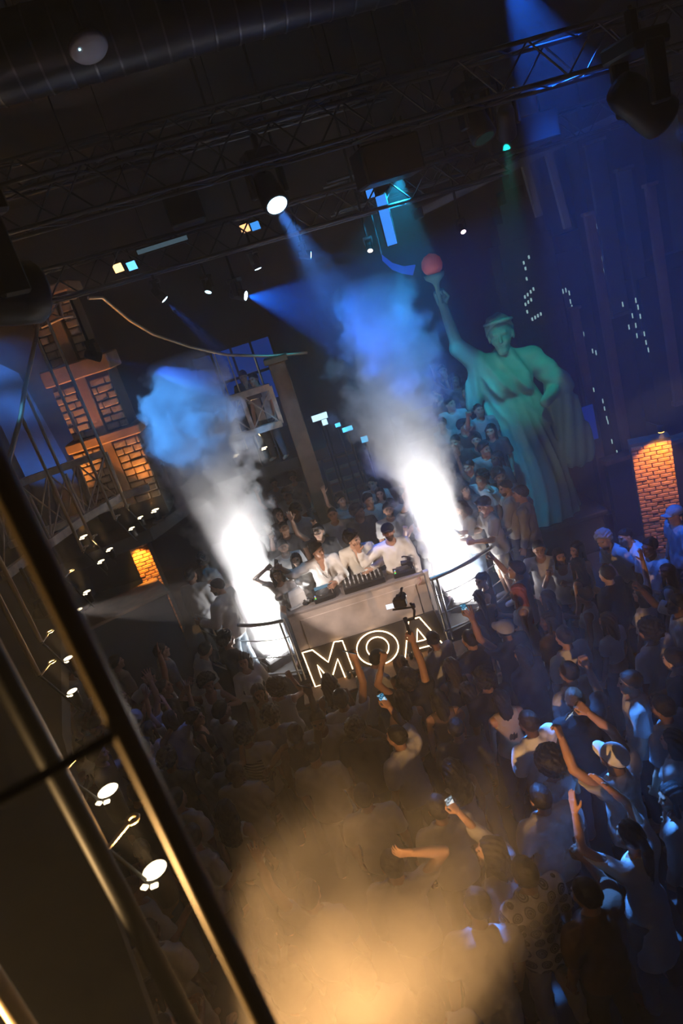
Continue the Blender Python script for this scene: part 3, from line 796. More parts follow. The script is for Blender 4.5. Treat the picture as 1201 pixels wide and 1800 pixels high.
for a, b in zip(bx[:-1], bx[1:]):
    d = (b-a).normalized(); s = d.cross(Vector((0, 0, 1))).normalized()*.04; up = Vector((0, 0, .055))
    bpart(MB().prism([a-s-up, a+s-up, a+s+up, a-s+up], b-a), 'deck_beam', M_bridge)
for k in range(1, 5):                                # hangers that stand the deck beam off the rear girder
    a = bx[k]; t = tx[min(k, 4)]
    bpart(MB().tube([a, Vector((a.x, a.y, TZ+.0)), ], .02, 6), 'girder_post', M_bridge)
    bpart(MB().tube([a, t], .014, 6), 'cross_brace', M_bridge)
    bpart(MB().tube([bx[k-1], Vector((a.x, a.y, TZ))], .012, 6), 'cross_brace', M_bridge)
tx = [aty(378, 716, 12.0), aty(425, 697, 12.0), aty(474, 678, 12.0)]
tx = [Vector((v.x, v.y, TZ)) for v in tx]
girder(tx, [Vector((v.x, v.y, BZ)) for v in tx], 2, .11)
# slab and fascia of the balconies behind the girders
M_slab = mat('balcony_slab', (.02, .018, .017), .85, var=.3)
tag(poly_slab('balcony_floor', [(-6.9, 8.6), (-4.9, 9.95), (-3.0, 10.5), (-2.4, 11.6), (-2.0, 12.15), (.1, 12.25), (.1, 15.5), (-6.9, 15.5)], 2.96, 3.16, M_slab), kind='structure')
# uplights at the foot of the rods
_ul = {}
def uplight(p, b, label, power, s=1.0, m=M_hot, ring_on=True):
    root = empty('uplight', p)
    if not _ul:
        _ul['can'] = MB().lathe([(.03, -.20), (.055, -.19), (.062, -.02), (.066, .0), (.058, .002)], n=16).mesh('can')
        _ul['face'] = MB().lathe([(.060, .002), (.04, .006), (.001, .008)], n=16).mesh('face')
        _ul['barn'] = MB().cbox((0, -.085, -.01), (.035, .025, .012), .003).mesh('tab')
    for nm, mm in (('can', M_blackp), ('face', m)):
        o = mobj(nm, _ul[nm], root, mm); o.scale = (s,)*3
    for a in (-.5, .1):
        o = mobj('vent_tab', _ul['barn'], root, m); o.rotation_euler = (0, 0, a); o.scale = (s,)*3
    if ring_on:
        d = (p-b); v = Vector((d.x, d.y, 0)).normalized()*.15; q0 = b-p
        mb = MB().tube([q0+Vector((0, 0, -.02)), q0+v], .011*s, 6); c = q0+v*1.22
        mb.tube([c+Vector((.030*math.cos(t), .030*math.sin(t), 0)) for t in np.linspace(0, 2*math.pi, 13)[:-1]], .010*s, 6, closed=True)
        mb.build('eye_bolt', mat('eye_bolt_brass', (.8, .66, .45), .5, .3), root)
        MB().tube([q0+Vector((0, 0, .0)), (0, 0, -.21)], .011, 6).build('bracket', M_black, root)
    l = spot('lamp', p+Vector((0, 0, .03)), p+Vector(((b.x-p.x)*.75, (b.y-p.y)*.75, 1.0)), WARM, power, 34, .8, .03)
    l.parent = root; l.location = (0, 0, .03)
    tag(root, label, 'lamp', 'warm uplights along the bridge edge'); return root
ulab = ['nearest', 'second', 'third', 'fourth', 'fifth', 'sixth', 'seventh', 'eighth', 'ninth', 'tenth']
for i, (p, b) in enumerate(ring):
    uplight(p, b, 'warm uplight on the bridge edge, %s counted up from the bottom of the picture' % ulab[i], 130 if i < 2 else 115, 1.1 if i < 2 else .72)
for (px, py), lab in (((465, 787), 'warm uplight below the middle of the far girder'), ((415, 800), 'warm uplight below the left end of the far girder')):
    p = atz(px, py, UPL); p2 = Vector((p.x, 12.0, UPL+.1))
    r = uplight(p, p2, lab, 110, 1.0, ring_on=False)
    MB().tube([(0, 0, -.19), (0, .4, -.1), (0, .45, .05), (0, 12.0-p.y, .5)], .012, 6).build('bracket', M_black, r)
# stout posts next to the camera
def post(x, y, r, label, z0, z1, bars=(), m=None):
    root = empty('bridge_post', (x, y, z0))
    MB().tube([(0, 0, 0), (0, 0, z1-z0)], r, 16).build('tube', m or M_rod, root)
    for z, dx, dy in bars: MB().tube([(0, 0, z-z0), (dx, dy, z-z0)], .010, 8).build('crossbar', M_black, root)
    tag(root, label, 'post', 'posts of the near balcony rail'); return root
CB1 = aty(215, 1285, 1.0); CB2 = atz(-80, 1450, CB1.z)
post(-.455, 1.0, .021, 'thick blurred brass post running from the left edge to the bottom', 3.45, 7.2, [(CB1.z, CB2.x+.455, CB2.y-1.0)])
post(-1.065, 1.80, .034, 'thick dark post with a golden edge left of the blurred one', 3.45, 7.2, m=M_black)
post(-1.13, 1.92, .013, 'thin golden rod beside the thick dark post', 3.45, 7.2)
post(-1.36, 1.55, .030, 'golden post cut by the bottom left corner', 3.45, 7.2)
tag(slab('balcony_floor_near', (-7, -3.4, 3.15), (-.30, 1.05, 3.45), M_slab), kind='structure')
tag(poly_slab('balcony_floor_side', [(-7, 1.0), (-1.05, 1.0), (-1.50, 2.3), (-2.1, 3.5), (-2.75, 5.0), (-3.35, 6.9), (-3.7, 8.3), (-4.9, 9.95), (-7, 8.6)], 3.0, 3.2, M_slab), kind='structure')
# warm lamps standing on the near balcony: they light the posts and the smoke below
moving_head((-1.9, 1.35, 3.95), (-.62, 1.3, 5.0), WARM, 150, 70, 'warm lamp at the foot of the near posts', .6, (1, .7, .35), 6, group='lamps on the near balcony')
# ------------------------------------------------------------------ stone bridge tower
tower = empty('stone_tower', (-3.3, 11.2, 3.17)); tag(tower, 'stone bridge tower with block courses, bands and a recessed strip', 'tower')
def tpart(mb, name, m): o = mb.build(name, m, tower); o.location = -tower.location; return o
tpart(MB().box((-3.85, 11.10, 3.17), (-2.75, 11.8, 4.62)), 'shaft', M_mortar)
tpart(MB().box((-3.74, 11.12, 4.62), (-2.82, 11.75, 5.74)), 'shaft', M_mortar)
tpart(MB().box((-3.60, 11.14, 5.74), (-2.95, 11.7, 6.95)), 'shaft', M_mortar)
tpart(MB().cbox((-3.28, 11.4, 4.66), (1.22, .78, .16), .02), 'stone_band', M_stone2)
tpart(MB().cbox((-3.26, 11.4, 5.78), (1.08, .76, .26), .02), 'stone_band', M_stone2)
tpart(MB().cbox((-3.27, 11.4, 6.98), (.85, .72, .14), .02), 'stone_band', M_stone2)
blk = [MB().cbox((0, 0, 0), (w_, .07, .105), .014).mesh('stone_block') for w_ in (.17, .21, .25)]
rng = random.Random(3)
def courses(x0, x1, z0, z1, gap, y):
    z = z0; k = 0
    while z+.06 < z1:
        for xa, xb in ((x0, gap[0]), (gap[1], x1)):
            x = xa-(.09 if k % 2 else 0)
            while x < xb-.03:
                j = rng.randrange(3); w_ = (.17, .21, .25)[j]; a, b = max(x, xa), min(x+w_, xb)
                if b-a > .05:
                    o = mobj('stone_block', blk[j], tower, M_stone, Vector(((a+b)/2, y+rng.uniform(-.012, .012), z+.055))-tower.location)
                    o.scale = ((b-a-.012)/w_, 1, 1)
                x += w_
        z += .118; k += 1
courses(-3.85, -2.75, 3.5, 4.56, (-3.40, -3.18), 11.09)
courses(-3.74, -2.82, 4.76, 5.62, (-3.38, -3.16), 11.11)
courses(-3.60, -2.95, 5.92, 6.88, (-3.36, -3.14), 11.13)
for z0, z1, y in ((3.5, 4.58, 11.05), (4.74, 5.65, 11.06), (5.91, 6.91, 11.08)): tpart(MB().box((-3.37, y, z0), (-3.19, y+.08, z1)), 'pilaster_strip', M_stone2)
def tower_lamp(p, tgt, label, power, ang):
    r = uplight(Vector(p), Vector(p)+Vector((-.2, .1, 0)), label, 0, 1.0, ring_on=False)
    l = [c for c in r.children if c.type == 'LIGHT'][0]; l.data.energy = power; l.data.color = (1, .38, .08); l.data.spot_size = R_(ang)
    l.rotation_euler = (Vector(tgt)-Vector(p)).to_track_quat('-Z', 'Y').to_euler(); MB().cbox((0, 0, -.18), (.2, .16, .04), .004).build('foot', M_black, r); return r
tower_lamp((-4.02, 10.55, 3.36), (-3.55, 11.15, 6.2), 'orange uplight at the left foot of the stone tower', 260, 60)
tower_lamp((-2.85, 10.72, 3.38), (-3.0, 11.15, 5.6), 'orange uplight at the right foot of the stone tower', 130, 60)
# steel cable saddle frame on the tower front
mb = MB(); q = [aty(66, 545, 10.6), aty(73, 575, 10.6), aty(110, 558, 10.6), aty(104, 530, 10.6)]
mb.tube([q[0], q[3]], .025, 6); mb.tube([q[1], q[2]], .025, 6); mb.tube([q[0], q[2]], .012, 6); mb.tube([q[3], q[1]], .012, 6); mb.tube([q[0], q[1]], .02, 6); mb.tube([q[3], q[2]], .02, 6)
mb.tube([q[2], q[2]+Vector((0, .55, .0))], .02, 6)
tpart(mb, 'cable_saddle', M_bridge)
# arch panel left of the tower, washed in blue
M_arch = mat('arch_panel', (.16, .18, .22), .8, var=.2)
pts = [(-5.2, 3.17), (-4.15, 3.17), (-4.15, 5.6)]+[(-4.68+.53*math.cos(t), 5.6+.85*math.sin(t)) for t in np.linspace(0, math.pi, 9)]+[(-5.21, 5.6)]
o = MB().prism([Vector((x, 12.3, z)) for x, z in pts], (0, .12, 0)).build('arched_blue_niche', M_arch); tag(o, 'pale pointed arch panel washed in blue left of the tower', 'wall panel')
o = MB().prism([Vector((x, 11.9, z)) for x, z in [(-4.15, 3.17), (-3.87, 3.17), (-3.87, 7.0), (-5.6, 7.0), (-5.6, 6.9), (-5.0, 6.6), (-4.4, 6.0)]], (0, .2, 0)).build('curved_spandrel', M_dark); tag(o, 'dark curved spandrel between the arch panel and the tower', 'wall panel')
# brick pieces lit in orange
def brick_pier(name, c, w_, d_, z0, z1, label, rz, skipx=None):
    root = empty(name, (c[0], c[1], z0), rz)
    MB().box((-w_/2, -d_/2, 0), (w_/2, d_/2, z1-z0)).build('core', M_mortar, root)
    bw = .19; me = MB().cbox((0, 0, 0), (bw-.012, .05, .058), .008).mesh('brick'); z = .01; k = 0
    while z+.06 < z1-z0:
        x = -w_/2-(bw/2 if k % 2 else 0)
        while x < w_/2-.02:
            a, b = max(x, -w_/2), min(x+bw, w_/2)
            if b-a > .04:
                o = mobj('brick', me, root, M_brick, ((a+b)/2, -d_/2-.012+rng.uniform(-.008, .008), z+.03)); o.scale = ((b-a)/bw, 1, 1)
        # next brick
            x += bw
        z += .069; k += 1
    tag(root, label, 'brick pillar'); return root
pR = aty(1152, 850, 10.5)
brick_pier('brick_pillar', (pR.x+.05, 10.6), .62, .3, .0, 2.05, 'brick pillar lit orange beside the right hand crowd', R_(-20))
brick_pier('brick_pillar', (-3.72, 12.05), .34, .34, STG, 2.75, 'narrow brick pillar lit orange behind the left crowd', R_(6))
def wall_lamp(p, tgt, label, power, ang):
    root = empty('wall_lamp', p)
    MB().lathe([(.03, -.05), (.05, -.04), (.055, .05), (.045, .055)], n=12).build('can', M_black, root)
    MB().lathe([(.045, -.052), (.001, -.056)], n=12).build('face', emat('lamp_orange', (1, .45, .08), 8), root)
    MB().cbox((0, .22, .03), (.03, .42, .03), .005).build('bracket', M_black, root)
    l = spot('lamp', Vector(p)+Vector((0, 0, -.07)), tgt, (1, .47, .07), power, ang, .5, .03); l.parent = root; l.location = (0, 0, -.07)
    tag(root, label, 'wall lamp', 'orange wall lamps'); return root
wall_lamp((pR.x-.02, 10.02, 2.35), (pR.x+.08, 10.45, 1.2), 'orange wall lamp above the right brick pillar', 150, 80)
wall_lamp((-3.75, 11.62, 2.72), (-3.66, 11.88, 1.9), 'orange wall lamp above the narrow left brick pillar', 150, 75)
wall_lamp(aty(268, 880, 12.4)+Vector((0, 0, .12)), aty(262, 890, 12.6), 'orange wall lamp between the bridge and the left smoke', 18, 90)
slab('column_plaque', (-3.4, 12.62, 3.3), (-2.9, 12.7, 3.7), M_stone2)
bpy.data.objects['column_plaque']['label'] = 'small stone plaque lit orange between the bridge and the smoke'; bpy.data.objects['column_plaque']['category'] = 'plaque'; bpy.data.objects['column_plaque']['kind'] = 'thing'
# dark bar block in front of the left pillar
root = empty('dark_bar', (-4.2, 10.9, 0)); root.rotation_euler = (0, 0, R_(24))
MB().cbox((0, 0, .95), (1.7, .8, 1.9), .02).build('body', M_dark, root)
MB().cbox((0, -.03, 1.93), (1.8, .9, .06), .01).build('counter_top', M_timber, root)
tag(root, 'tall dark bar block below the stone tower', 'bar')
# far balcony: brown pillar, console person comes later, blue windows behind
MB_p = empty('timber_pillar', (-.30, 12.30, .65))
MB().cbox((0, 0, 2.2), (.30, .26, 4.05), .01).build('shaft', M_timber, MB_p); MB().cbox((0, 0, 4.28), (.42, .38, .1), .01).build('capital', M_timber, MB_p)
tag(MB_p, 'brown timber pillar at the right end of the far girder', 'pillar')
wn = empty('window_1', (-1.1, 13.9, 4.2)); tag(wn, kind='structure')
M_bluep = emat('blue_pane', (.010, .07, .45), .35)
for i in range(4):
    for j in range(2): MB().cbox((-.62+i*.40, 0, .15+j*.62), (.36, .03, .56), .004).build('pane', M_bluep, wn)
for i in range(5): MB().cbox((-.82+i*.40, -.01, .45), (.045, .06, 1.25)).build('mullion', M_black, wn)
MB().cbox((-.02, -.01, .46), (1.64, .06, .045)).build('transom', M_black, wn)
# open stair with treads going up on the right of the timber pillar
st = empty('open_stair', (.2, 12.4, STG))
for i in range(9): MB().cbox((.12+.0*i, .25*i, .20*i+.15), (.75, .26, .045), .005).build('tread', M_timber, st)
for s in (-1, 1): MB().prism([Vector((.12+s*.39-.02, -.15, 0)), Vector((.12+s*.39-.02, .1, 0)), Vector((.12+s*.39-.02, 2.2, 1.85)), Vector((.12+s*.39-.02, 1.95, 1.85))], (.04, 0, 0)).build('stringer', M_dark, st)
tag(st, 'dark open stair right of the timber pillar', 'stair')
# lit sign boxes behind the smoke
for (px, py, w_, h_, lab) in ((562, 733, .22, .085, 'largest white lit display behind the booth right of the pillar'), (571, 742, .075, .08, 'small square lit display just below the largest one'), (594, 747, .07, .05, 'small cyan lit display left in the right smoke column'), (611, 754, .14, .06, 'wide cyan lit display showing through the right smoke column'), (641, 772, .09, .08, 'cyan lit display furthest right in the smoke column')):
    p = aty(px, py, 13.2 if px < 580 else 12.6)
    r = empty('lit_display', p, R_(4))
    MB().cbox((0, 0, 0), (w_*1.4, .02, h_*1.4), .003).build('screen', emat('disp_w', (.55, .85, 1), 1.6) if px < 580 else emat('disp_c', (.08, .55, 1), 2.2), r)
    MB().cbox((0, .02, 0), (w_*1.45, .03, h_*1.5), .004).build('case', M_blackp, r)
    MB().tube([(0, .03, -h_), (0, .03, STG-p.z)], .02, 6).build('stand', M_black, r)
    tag(r, lab, 'display')
# ------------------------------------------------------------------ robed statue (sculpted as one figure; human frame scaled up)
M_verd = mat('verdigris', (.16, .46, .40), .75, var=.35, vscale=1.6, bump=.25, bscale=12)
def statue_fn(P):
    x, y, z = P[:, 0], P[:, 1], P[:, 2]
    th = np.arctan2(x, y+.02); rr = np.hypot(x, y*1.3)
    d = torso_sdf(P, True, .045, .02)
    robe = seg(P, (0, 0, 1.05), (0, 0, .05), .225, .36, 1.15)
    robe = robe+.034*(np.abs(np.sin(9*th+1.6*np.sin(4*z)))-.6)*np.clip((1.25-z)*1.6, .15, 1)
    d = smin(d, robe, .04)
    # mantle: diagonal folds from the left shoulder to the right hip
    man = torso_sdf(P, True, .075, .05)
    man = smax(man, -(z-.78-.55*x), .03); s_ = (z*.80+x*.85)
    man = smax(man, (x*-.9+z*.30)-.52+.0*y, .03)
    d = smin(d, man+.022*(np.abs(np.sin(31*(z*.55-x*.83)+2*np.sin(6*y)))-.6), .012)
    # left side cloak falling from the forearm
    d = smin(d, seg(P, (-.20, .02, 1.42), (-.40, .08, 1.14), .10, .09)+.006*np.sin(50*z), .03)
    d = smin(d, seg(P, (-.36, .08, 1.14), (-.20, .26, 1.08), .066, .045), .02)
    d = smin(d, seg(P, (-.36, .06, 1.12), (-.42, .02, .55), .11, .17, 1.3)+.012*np.sin(70*x+9*z), .03)
    # raised right arm with a hanging sleeve
    d = smin(d, seg(P, (.17, 0, 1.43), (.36, .02, 1.66), .095, .075), .03)
    d = smin(d, seg(P, (.36, .02, 1.66), (.40, .03, 2.04), .055, .036), .02)
    d = smin(d, seg(P, (.22, 0, 1.46), (.33, .0, 1.16), .11, .07, 1.2)+.012*np.sin(75*x+6*z), .04)
    d = smin(d, seg(P, (0, -.01, 1.42), (0, .01, 1.58), .056, .05), .02)
    return d
V, F = surface_nets(statue_fn, (-.66, -.44, .02), (.56, .46, 2.08), .013)
hv, hf, hm = head_proto(True); yaw = np.array(Matrix.Rotation(R_(-14), 3, 'Z'))
Vs = [V, hv@yaw.T*1.22+np.array((0, .03, 1.66))]; Fs = [F, hf+len(V)]
gv, gf = hand_proto('grip'); gz = unit((.05, .02, 1)); gy = unit(np.array((0, 1, 0))-.02*gz); gx = np.cross(gy, gz)
Fs.append(gf+len(V)+len(hv)); Vs.append(gv@np.stack([gx, gy, gz])*1.15+np.array((.40, .03, 2.03)))
sme = np_mesh('figure', np.concatenate(Vs), np.concatenate(Fs))
SS = 2.10; sp_ = aty(880, 590, 11.9); sz = sp_.z-1.66*SS
statue = empty('robed_statue', (sp_.x, sp_.y, sz), R_(180-8)); statue.scale = (SS,)*3
mobj('figure', sme, statue, M_verd)
def band_fn(P):
    q = (P-np.array((0, .03, 1.66)))
    q = (q-np.array((0, -.035, .012)))*np.array((.80, .80, .82)); d = hair_sdf(q, 'swept'); d = d+.004*np.sin(90*q[:, 0])
    return d
v, f = surface_nets(band_fn, (-.17, -.2, 1.4), (.17, .2, 1.88), .011); mobj('hair', np_mesh('hair', v, f), statue, M_verd)
mb = MB()
for t in np.linspace(0, 2*math.pi, 25)[:-1]: pass
mb.tube([Vector((.108*math.sin(t), .015+.128*math.cos(t), 1.775+.020*math.cos(t))) for t in np.linspace(0, 2*math.pi, 25)[:-1]], .014, 8, closed=True)
mb.build('head_band', M_verd, statue)
MB().lathe([(.018, -.12), (.02, .02), (.03, .05), (.075, .085), (.085, .12), (.07, .12)], (.415, .075, 2.17), n=16).build('lamp_bowl', M_verd, statue)
MB().lathe([(.04, -.02), (.072, .01), (.085, .05), (.075, .10), (.045, .13), (.005, .145)], (.415, .075, 2.30), n=16).build('globe', mat('globe_orange', (.75, .16, .06), .5, emit=(1, .12, .03), estr=.05, bump=.3, bscale=50), statue)
tag(statue, 'tall green robed statue with one raised arm holding an orange globe', 'statue')
ped = empty('statue_plinth', (sp_.x, sp_.y+.05, 0)); hb = sz+.05
MB().cbox((0, 0, hb/2), (1.9, 1.5, hb), .03).build('block', M_dark, ped)
MB().cbox((0, 0, hb-.03), (2.05, 1.6, .09), .02).build('cap_slab', M_dark, ped)
tag(ped, 'dark square plinth under the green statue', 'plinth')
# ------------------------------------------------------------------ city skyline panels behind the statue
M_bld = mat('building_dark', (.030, .036, .050), .8, var=.3); M_bld2 = mat('building_dark_2', (.05, .05, .055), .8, var=.3)
M_lit = emat('window_lit', (.50, .80, .80), .55); M_unlit = mat('window_dark', (.012, .016, .024), .3)
M_pil = mat('fluted_panel', (.17, .13, .12), .6, .2, var=.25); M_pil2 = mat('fluted_panel_blue', (.07, .09, .12), .6, .2, var=.2)
wp = MB().cbox((0, 0, 0), (.016, .014, .085), .0).mesh('window')
wp2 = MB().cbox((0, 0, 0), (.028, .014, .06), .0).mesh('window')
def building(x0, x1, y, z1, d, label, steps=(), m=M_bld):
    r = empty('model_building', ((x0+x1)/2, y, 0)); w_ = x1-x0
    MB().box((-w_/2, 0, 0), (w_/2, d, z1)).build('tower_block', m, r)
    for k, (fr, dz) in enumerate(steps):
        MB().box((-w_/2*fr, d*.1, z1+sum(s[1] for s in steps[:k])), (w_/2*fr, d*.9, z1+sum(s[1] for s in steps[:k+1]))).build('setback', m, r)
    tag(r, label, 'building', 'model skyscrapers behind the statue'); return r
def window_at(r, px, py, y, me=wp, mm=M_lit):
    p = aty(px, py, y-.006); mobj('window', me, r, mm, p-r.location)
Y1 = 12.9
bA = building(4.15, 5.15, Y1, 5.6, .6, 'model skyscraper with a domed top just right of the statue head', ((.86, .35), (.62, .3), (.35, .22)))
for px, py in ((923, 522), (928, 518), (933, 513), (938, 508), (924, 535), (929, 531), (934, 527), (927, 548), (936, 561), (941, 558), (946, 555), (951, 552), (921, 462), (924, 472), (930, 452), (952, 635), (957, 630), (955, 640), (926, 490)): window_at(bA, px, py, Y1, wp2 if py < 570 else wp)
for i in range(9):
    for j in range(7): mobj('window', wp2, bA, M_unlit, Vector((-.42+i*.105, -.006, 3.1+j*.17)))
bB = building(5.2, 6.05, Y1+.1, 5.15, .6, 'model skyscraper with sparse lit slits in the middle of the skyline', ((.7, .3),))
for px, py in ((990, 512), (995, 510), (1001, 515), (1003, 530), (1006, 540), (957, 520), (1042, 617), (1048, 620), (1026, 587), (1044, 685), (1060, 705), (1063, 718), (1067, 735), (1069, 742)): window_at(bB, px, py, Y1+.1)
bC = building(5.65, 6.75, Y1-.5, 7.0, .5, 'tall dark model skyscraper with white slits below the ceiling', ((.8, .3),), M_bld)
for px, py in ((1041, 402), (1045, 400), (1049, 398), (1053, 401), (1058, 455), (1066, 455), (1062, 475)): window_at(bC, px, py, Y1-.5)
bD = building(6.1, 7.3, Y1-1.0, 4.4, .5, 'wide dark model skyscraper with bright slits at the right', ((.7, .25),), M_bld)
for px, py in ((1095, 535), (1118, 528), (1122, 540), (1126, 556), (1112, 555), (1118, 572), (1106, 575), (1133, 587), (1136, 602), (1140, 615), (1120, 590), (1048, 620), (1076, 776), (1085, 795), (1088, 812), (1098, 820), (1107, 860)): window_at(bD, px, py, Y1-1.0)
bE = building(7.0, 8.15, Y1-1.2, 8.6, .6, 'tallest ribbed model skyscraper at the right edge', (), M_pil2)
bF = building(4.75, 5.5, Y1+.45, 8.2, .4, 'slim pale model skyscraper rising to the truss', ((.7, .3),), M_pil2)
def fluted(x, y, z0, z1, w_, n, label, m):
    r = empty('fluted_pilaster', (x, y, z0)); mb = MB(); pts = []
    for i in range(n*4+1):
        t = i/(n*4); pts.append((-w_/2+w_*t, -.022*math.sin(math.pi*2*n*t)))
    poly = [Vector((a, b, 0)) for a, b in pts]+[Vector((w_/2, .08, 0)), Vector((-w_/2, .08, 0))]
    mb.prism(poly, (0, 0, z1-z0)); mb.build('fluted_strip', m, r)
    MB().cbox((0, .03, .04), (w_+.06, .16, .08), .01).build('foot', m, r)
    MB().cbox((0, .03, z1-z0), (w_+.06, .16, .06), .01).build('cap', m, r)
    tag(r, label, 'pilaster', 'fluted pilasters on the skyline'); return r
for (pt, pb, Y, w_, n, lab, m_) in (((1020, 380), (1100, 665), 12.2, .17, 4, 'reddish fluted pilaster between the tall skyscrapers', M_pil), ((1000, 545), (1060, 760), 12.6, .15, 4, 'fluted pilaster just right of the statue shoulder', M_pil),
                              ((1125, 330), (1195, 560), 11.6, .16, 4, 'reddish fluted pilaster at the right edge', M_pil), ((1085, 300), (1130, 430), 12.0, .24, 6, 'bluish fluted pilaster high on the right', M_pil2), ((1040, 250), (1075, 400), 12.1, .30, 7, 'wide bluish fluted pilaster under the right truss', M_pil2)):
    a, b = aty(*pt, Y), aty(*pb, Y); xm = (a.x+b.x)/2
    fluted(xm, Y, 0.0 if pb[1] > 600 else b.z-1.5, a.z, w_, n, lab, m_)
p = aty(985, 755, 12.4)
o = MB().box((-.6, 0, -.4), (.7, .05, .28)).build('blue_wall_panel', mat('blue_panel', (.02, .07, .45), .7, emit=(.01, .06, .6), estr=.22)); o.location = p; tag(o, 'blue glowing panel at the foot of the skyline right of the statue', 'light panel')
# crossing beams of the decor frame under the right truss
for k, (a, b, lab) in enumerate((((735, 375), (1140, 178), 'pale diagonal beam crossing above the statue'), ((910, 240), (950, 380), 'short pale upright beam above the skyline'), ((960, 245), (1000, 400), 'second pale upright beam above the skyline'))):
    A, B = aty(*a, 11.6 if k == 0 else 11.75), aty(*b, 11.6 if k == 0 else 11.75); r = empty('decor_beam', A); d = (B-A); s_ = d.normalized().cross(Vector((0, 1, 0)))*.055
    MB().prism([-s_, s_, s_+Vector((0, .09, 0)), -s_+Vector((0, .09, 0))], d).build('beam', mat('decor_beam', (.14, .17, .20), .7, var=.2), r)
    MB().cbox((0, .04, 0), (.16, .14, .16), .01).build('gusset', M_black, r); tag(r, lab, 'beam')
# low dark wall in front of the skyline with ledge (seats the right crowd background)
slab('wall_low', (4.75, 11.3, 0), (8.2, 11.45, 1.55), M_dark)
slab('trim_1', (4.7, 11.22, 1.55), (8.2, 11.5, 1.63), M_timber)
# wide steps up to the statue, full of people
SX0, SX1, SY0, NST = 1.70, 2.75, 10.5, 12
stp = empty('wide_steps', ((SX0+SX1)/2, SY0, STG))
for i in range(NST): MB().box((-(SX1-SX0)/2, .26*i, 0), ((SX1-SX0)/2, .26*(i+1), .165*(i+1))).build('step', M_deck, stp)
MB().box((-(SX1-SX0)/2, .26*NST, 0), ((SX1-SX0)/2, .26*NST+1.8, .165*NST)).build('landing', M_deck, stp)
tag(stp, 'wide dark steps rising behind the right smoke column', 'steps')
def step_z(y): return STG+.165*min(NST, max(0, int((y-SY0)/.26)+1)) if y >= SY0 else STG
# ------------------------------------------------------------------ booth
BX0, BX1, BY = -1.20, .86, 9.0
M_fascia = mat('worn_white_panel', (.46, .38, .33), .65, var=.42, vscale=2.6, bump=.1, spec=.4)
M_top = mat('desk_top', (.26, .22, .20), .5, var=.15)
M_signb = mat('sign_backing', (.055, .045, .035), .55, var=.2)
desk = empty('dj_desk', ((BX0+BX1)/2, BY, STG)); tag(desk, 'broad white-fronted desk on the stage with decks on top', 'desk')
def dpart(mb, name, m): o = mb.build(name, m, desk); o.location = -desk.location; return o
dpart(MB().cbox(((BX0+BX1)/2, BY+.22, 1.70), (BX1-BX0+.02, .50, .05), .008), 'worktop', M_top)
dpart(MB().cbox(((BX0+BX1)/2, BY, 1.36), (BX1-BX0, .05, .66), .006), 'front_panel', M_fascia)
dpart(MB().cbox(((BX0+BX1)/2, BY-.027, 1.34), (BX1-BX0-.3, .02, .50), .008), 'front_panel_inset', M_fascia)
for x in (BX0+.025, BX1-.025): dpart(MB().cbox((x, BY+.22, 1.17), (.05, .44, 1.04), .006), 'side_panel', M_fascia)
# neon sign: backing board and three outlined letters
sign = empty('neon_sign', ((BX0+BX1)/2+.02, BY-.06, .50)); tag(sign, 'dark sign board with glowing outlined letters MOA on the desk front', 'sign')
def spart(mb, name, m, par=sign):
    o = mb.build(name, m, par); o.location = -sign.location; return o
SY = BY-.06
sb = [aty(x, y, SY) for x, y in ((531, 1146), (764, 1074), (793, 1140), (552, 1212))]
spart(MB().prism(sb, (0, .05, 0)), 'backing_board', M_signb)
M_neon = emat('neon_tube', (1.0, .66, .36), 8)
def nz(pts): return [aty(500+x/3.753, 1040+y/3.753, SY-.025) for x, y in pts]
def dense(pts, closed=True, n=4):
    out = []; m_ = len(pts)
    for i in range(m_ if closed else m_-1):
        a, b = pts[i], pts[(i+1) % m_]
        for k in range(n): out.append(a+(b-a)*(k/n))
    if not closed: out.append(pts[-1])
    return out
def neon(name, loops):
    mb = MB()
    for lp in loops: 
        q = nz(lp); mb.tube(dense(q, True, 3), .0085, 6, closed=True)
    spart(mb, name, M_neon)
neon('letter_m', [[(205, 628), (118, 403), (185, 385), (290, 465), (328, 332), (383, 323), (470, 560), (408, 580), (352, 443), (308, 592), (217, 483), (262, 612)]])
neon('letter_o', [[(615+138*math.cos(t)*math.cos(-.16)-112*math.sin(t)*math.sin(-.16), 372+138*math.cos(t)*math.sin(-.16)+112*math.sin(t)*math.cos(-.16)) for t in np.linspace(0, 2*math.pi, 33)[:-1]],
                  [(616+74*math.cos(t), 368+69*math.sin(t)) for t in np.linspace(0, 2*math.pi, 25)[:-1]]])
neon('letter_a', [[(820, 190), (890, 168), (1075, 378), (995, 398), (962, 356), (868, 380), (862, 432), (796, 452)], [(877, 245), (935, 315), (875, 330)]])
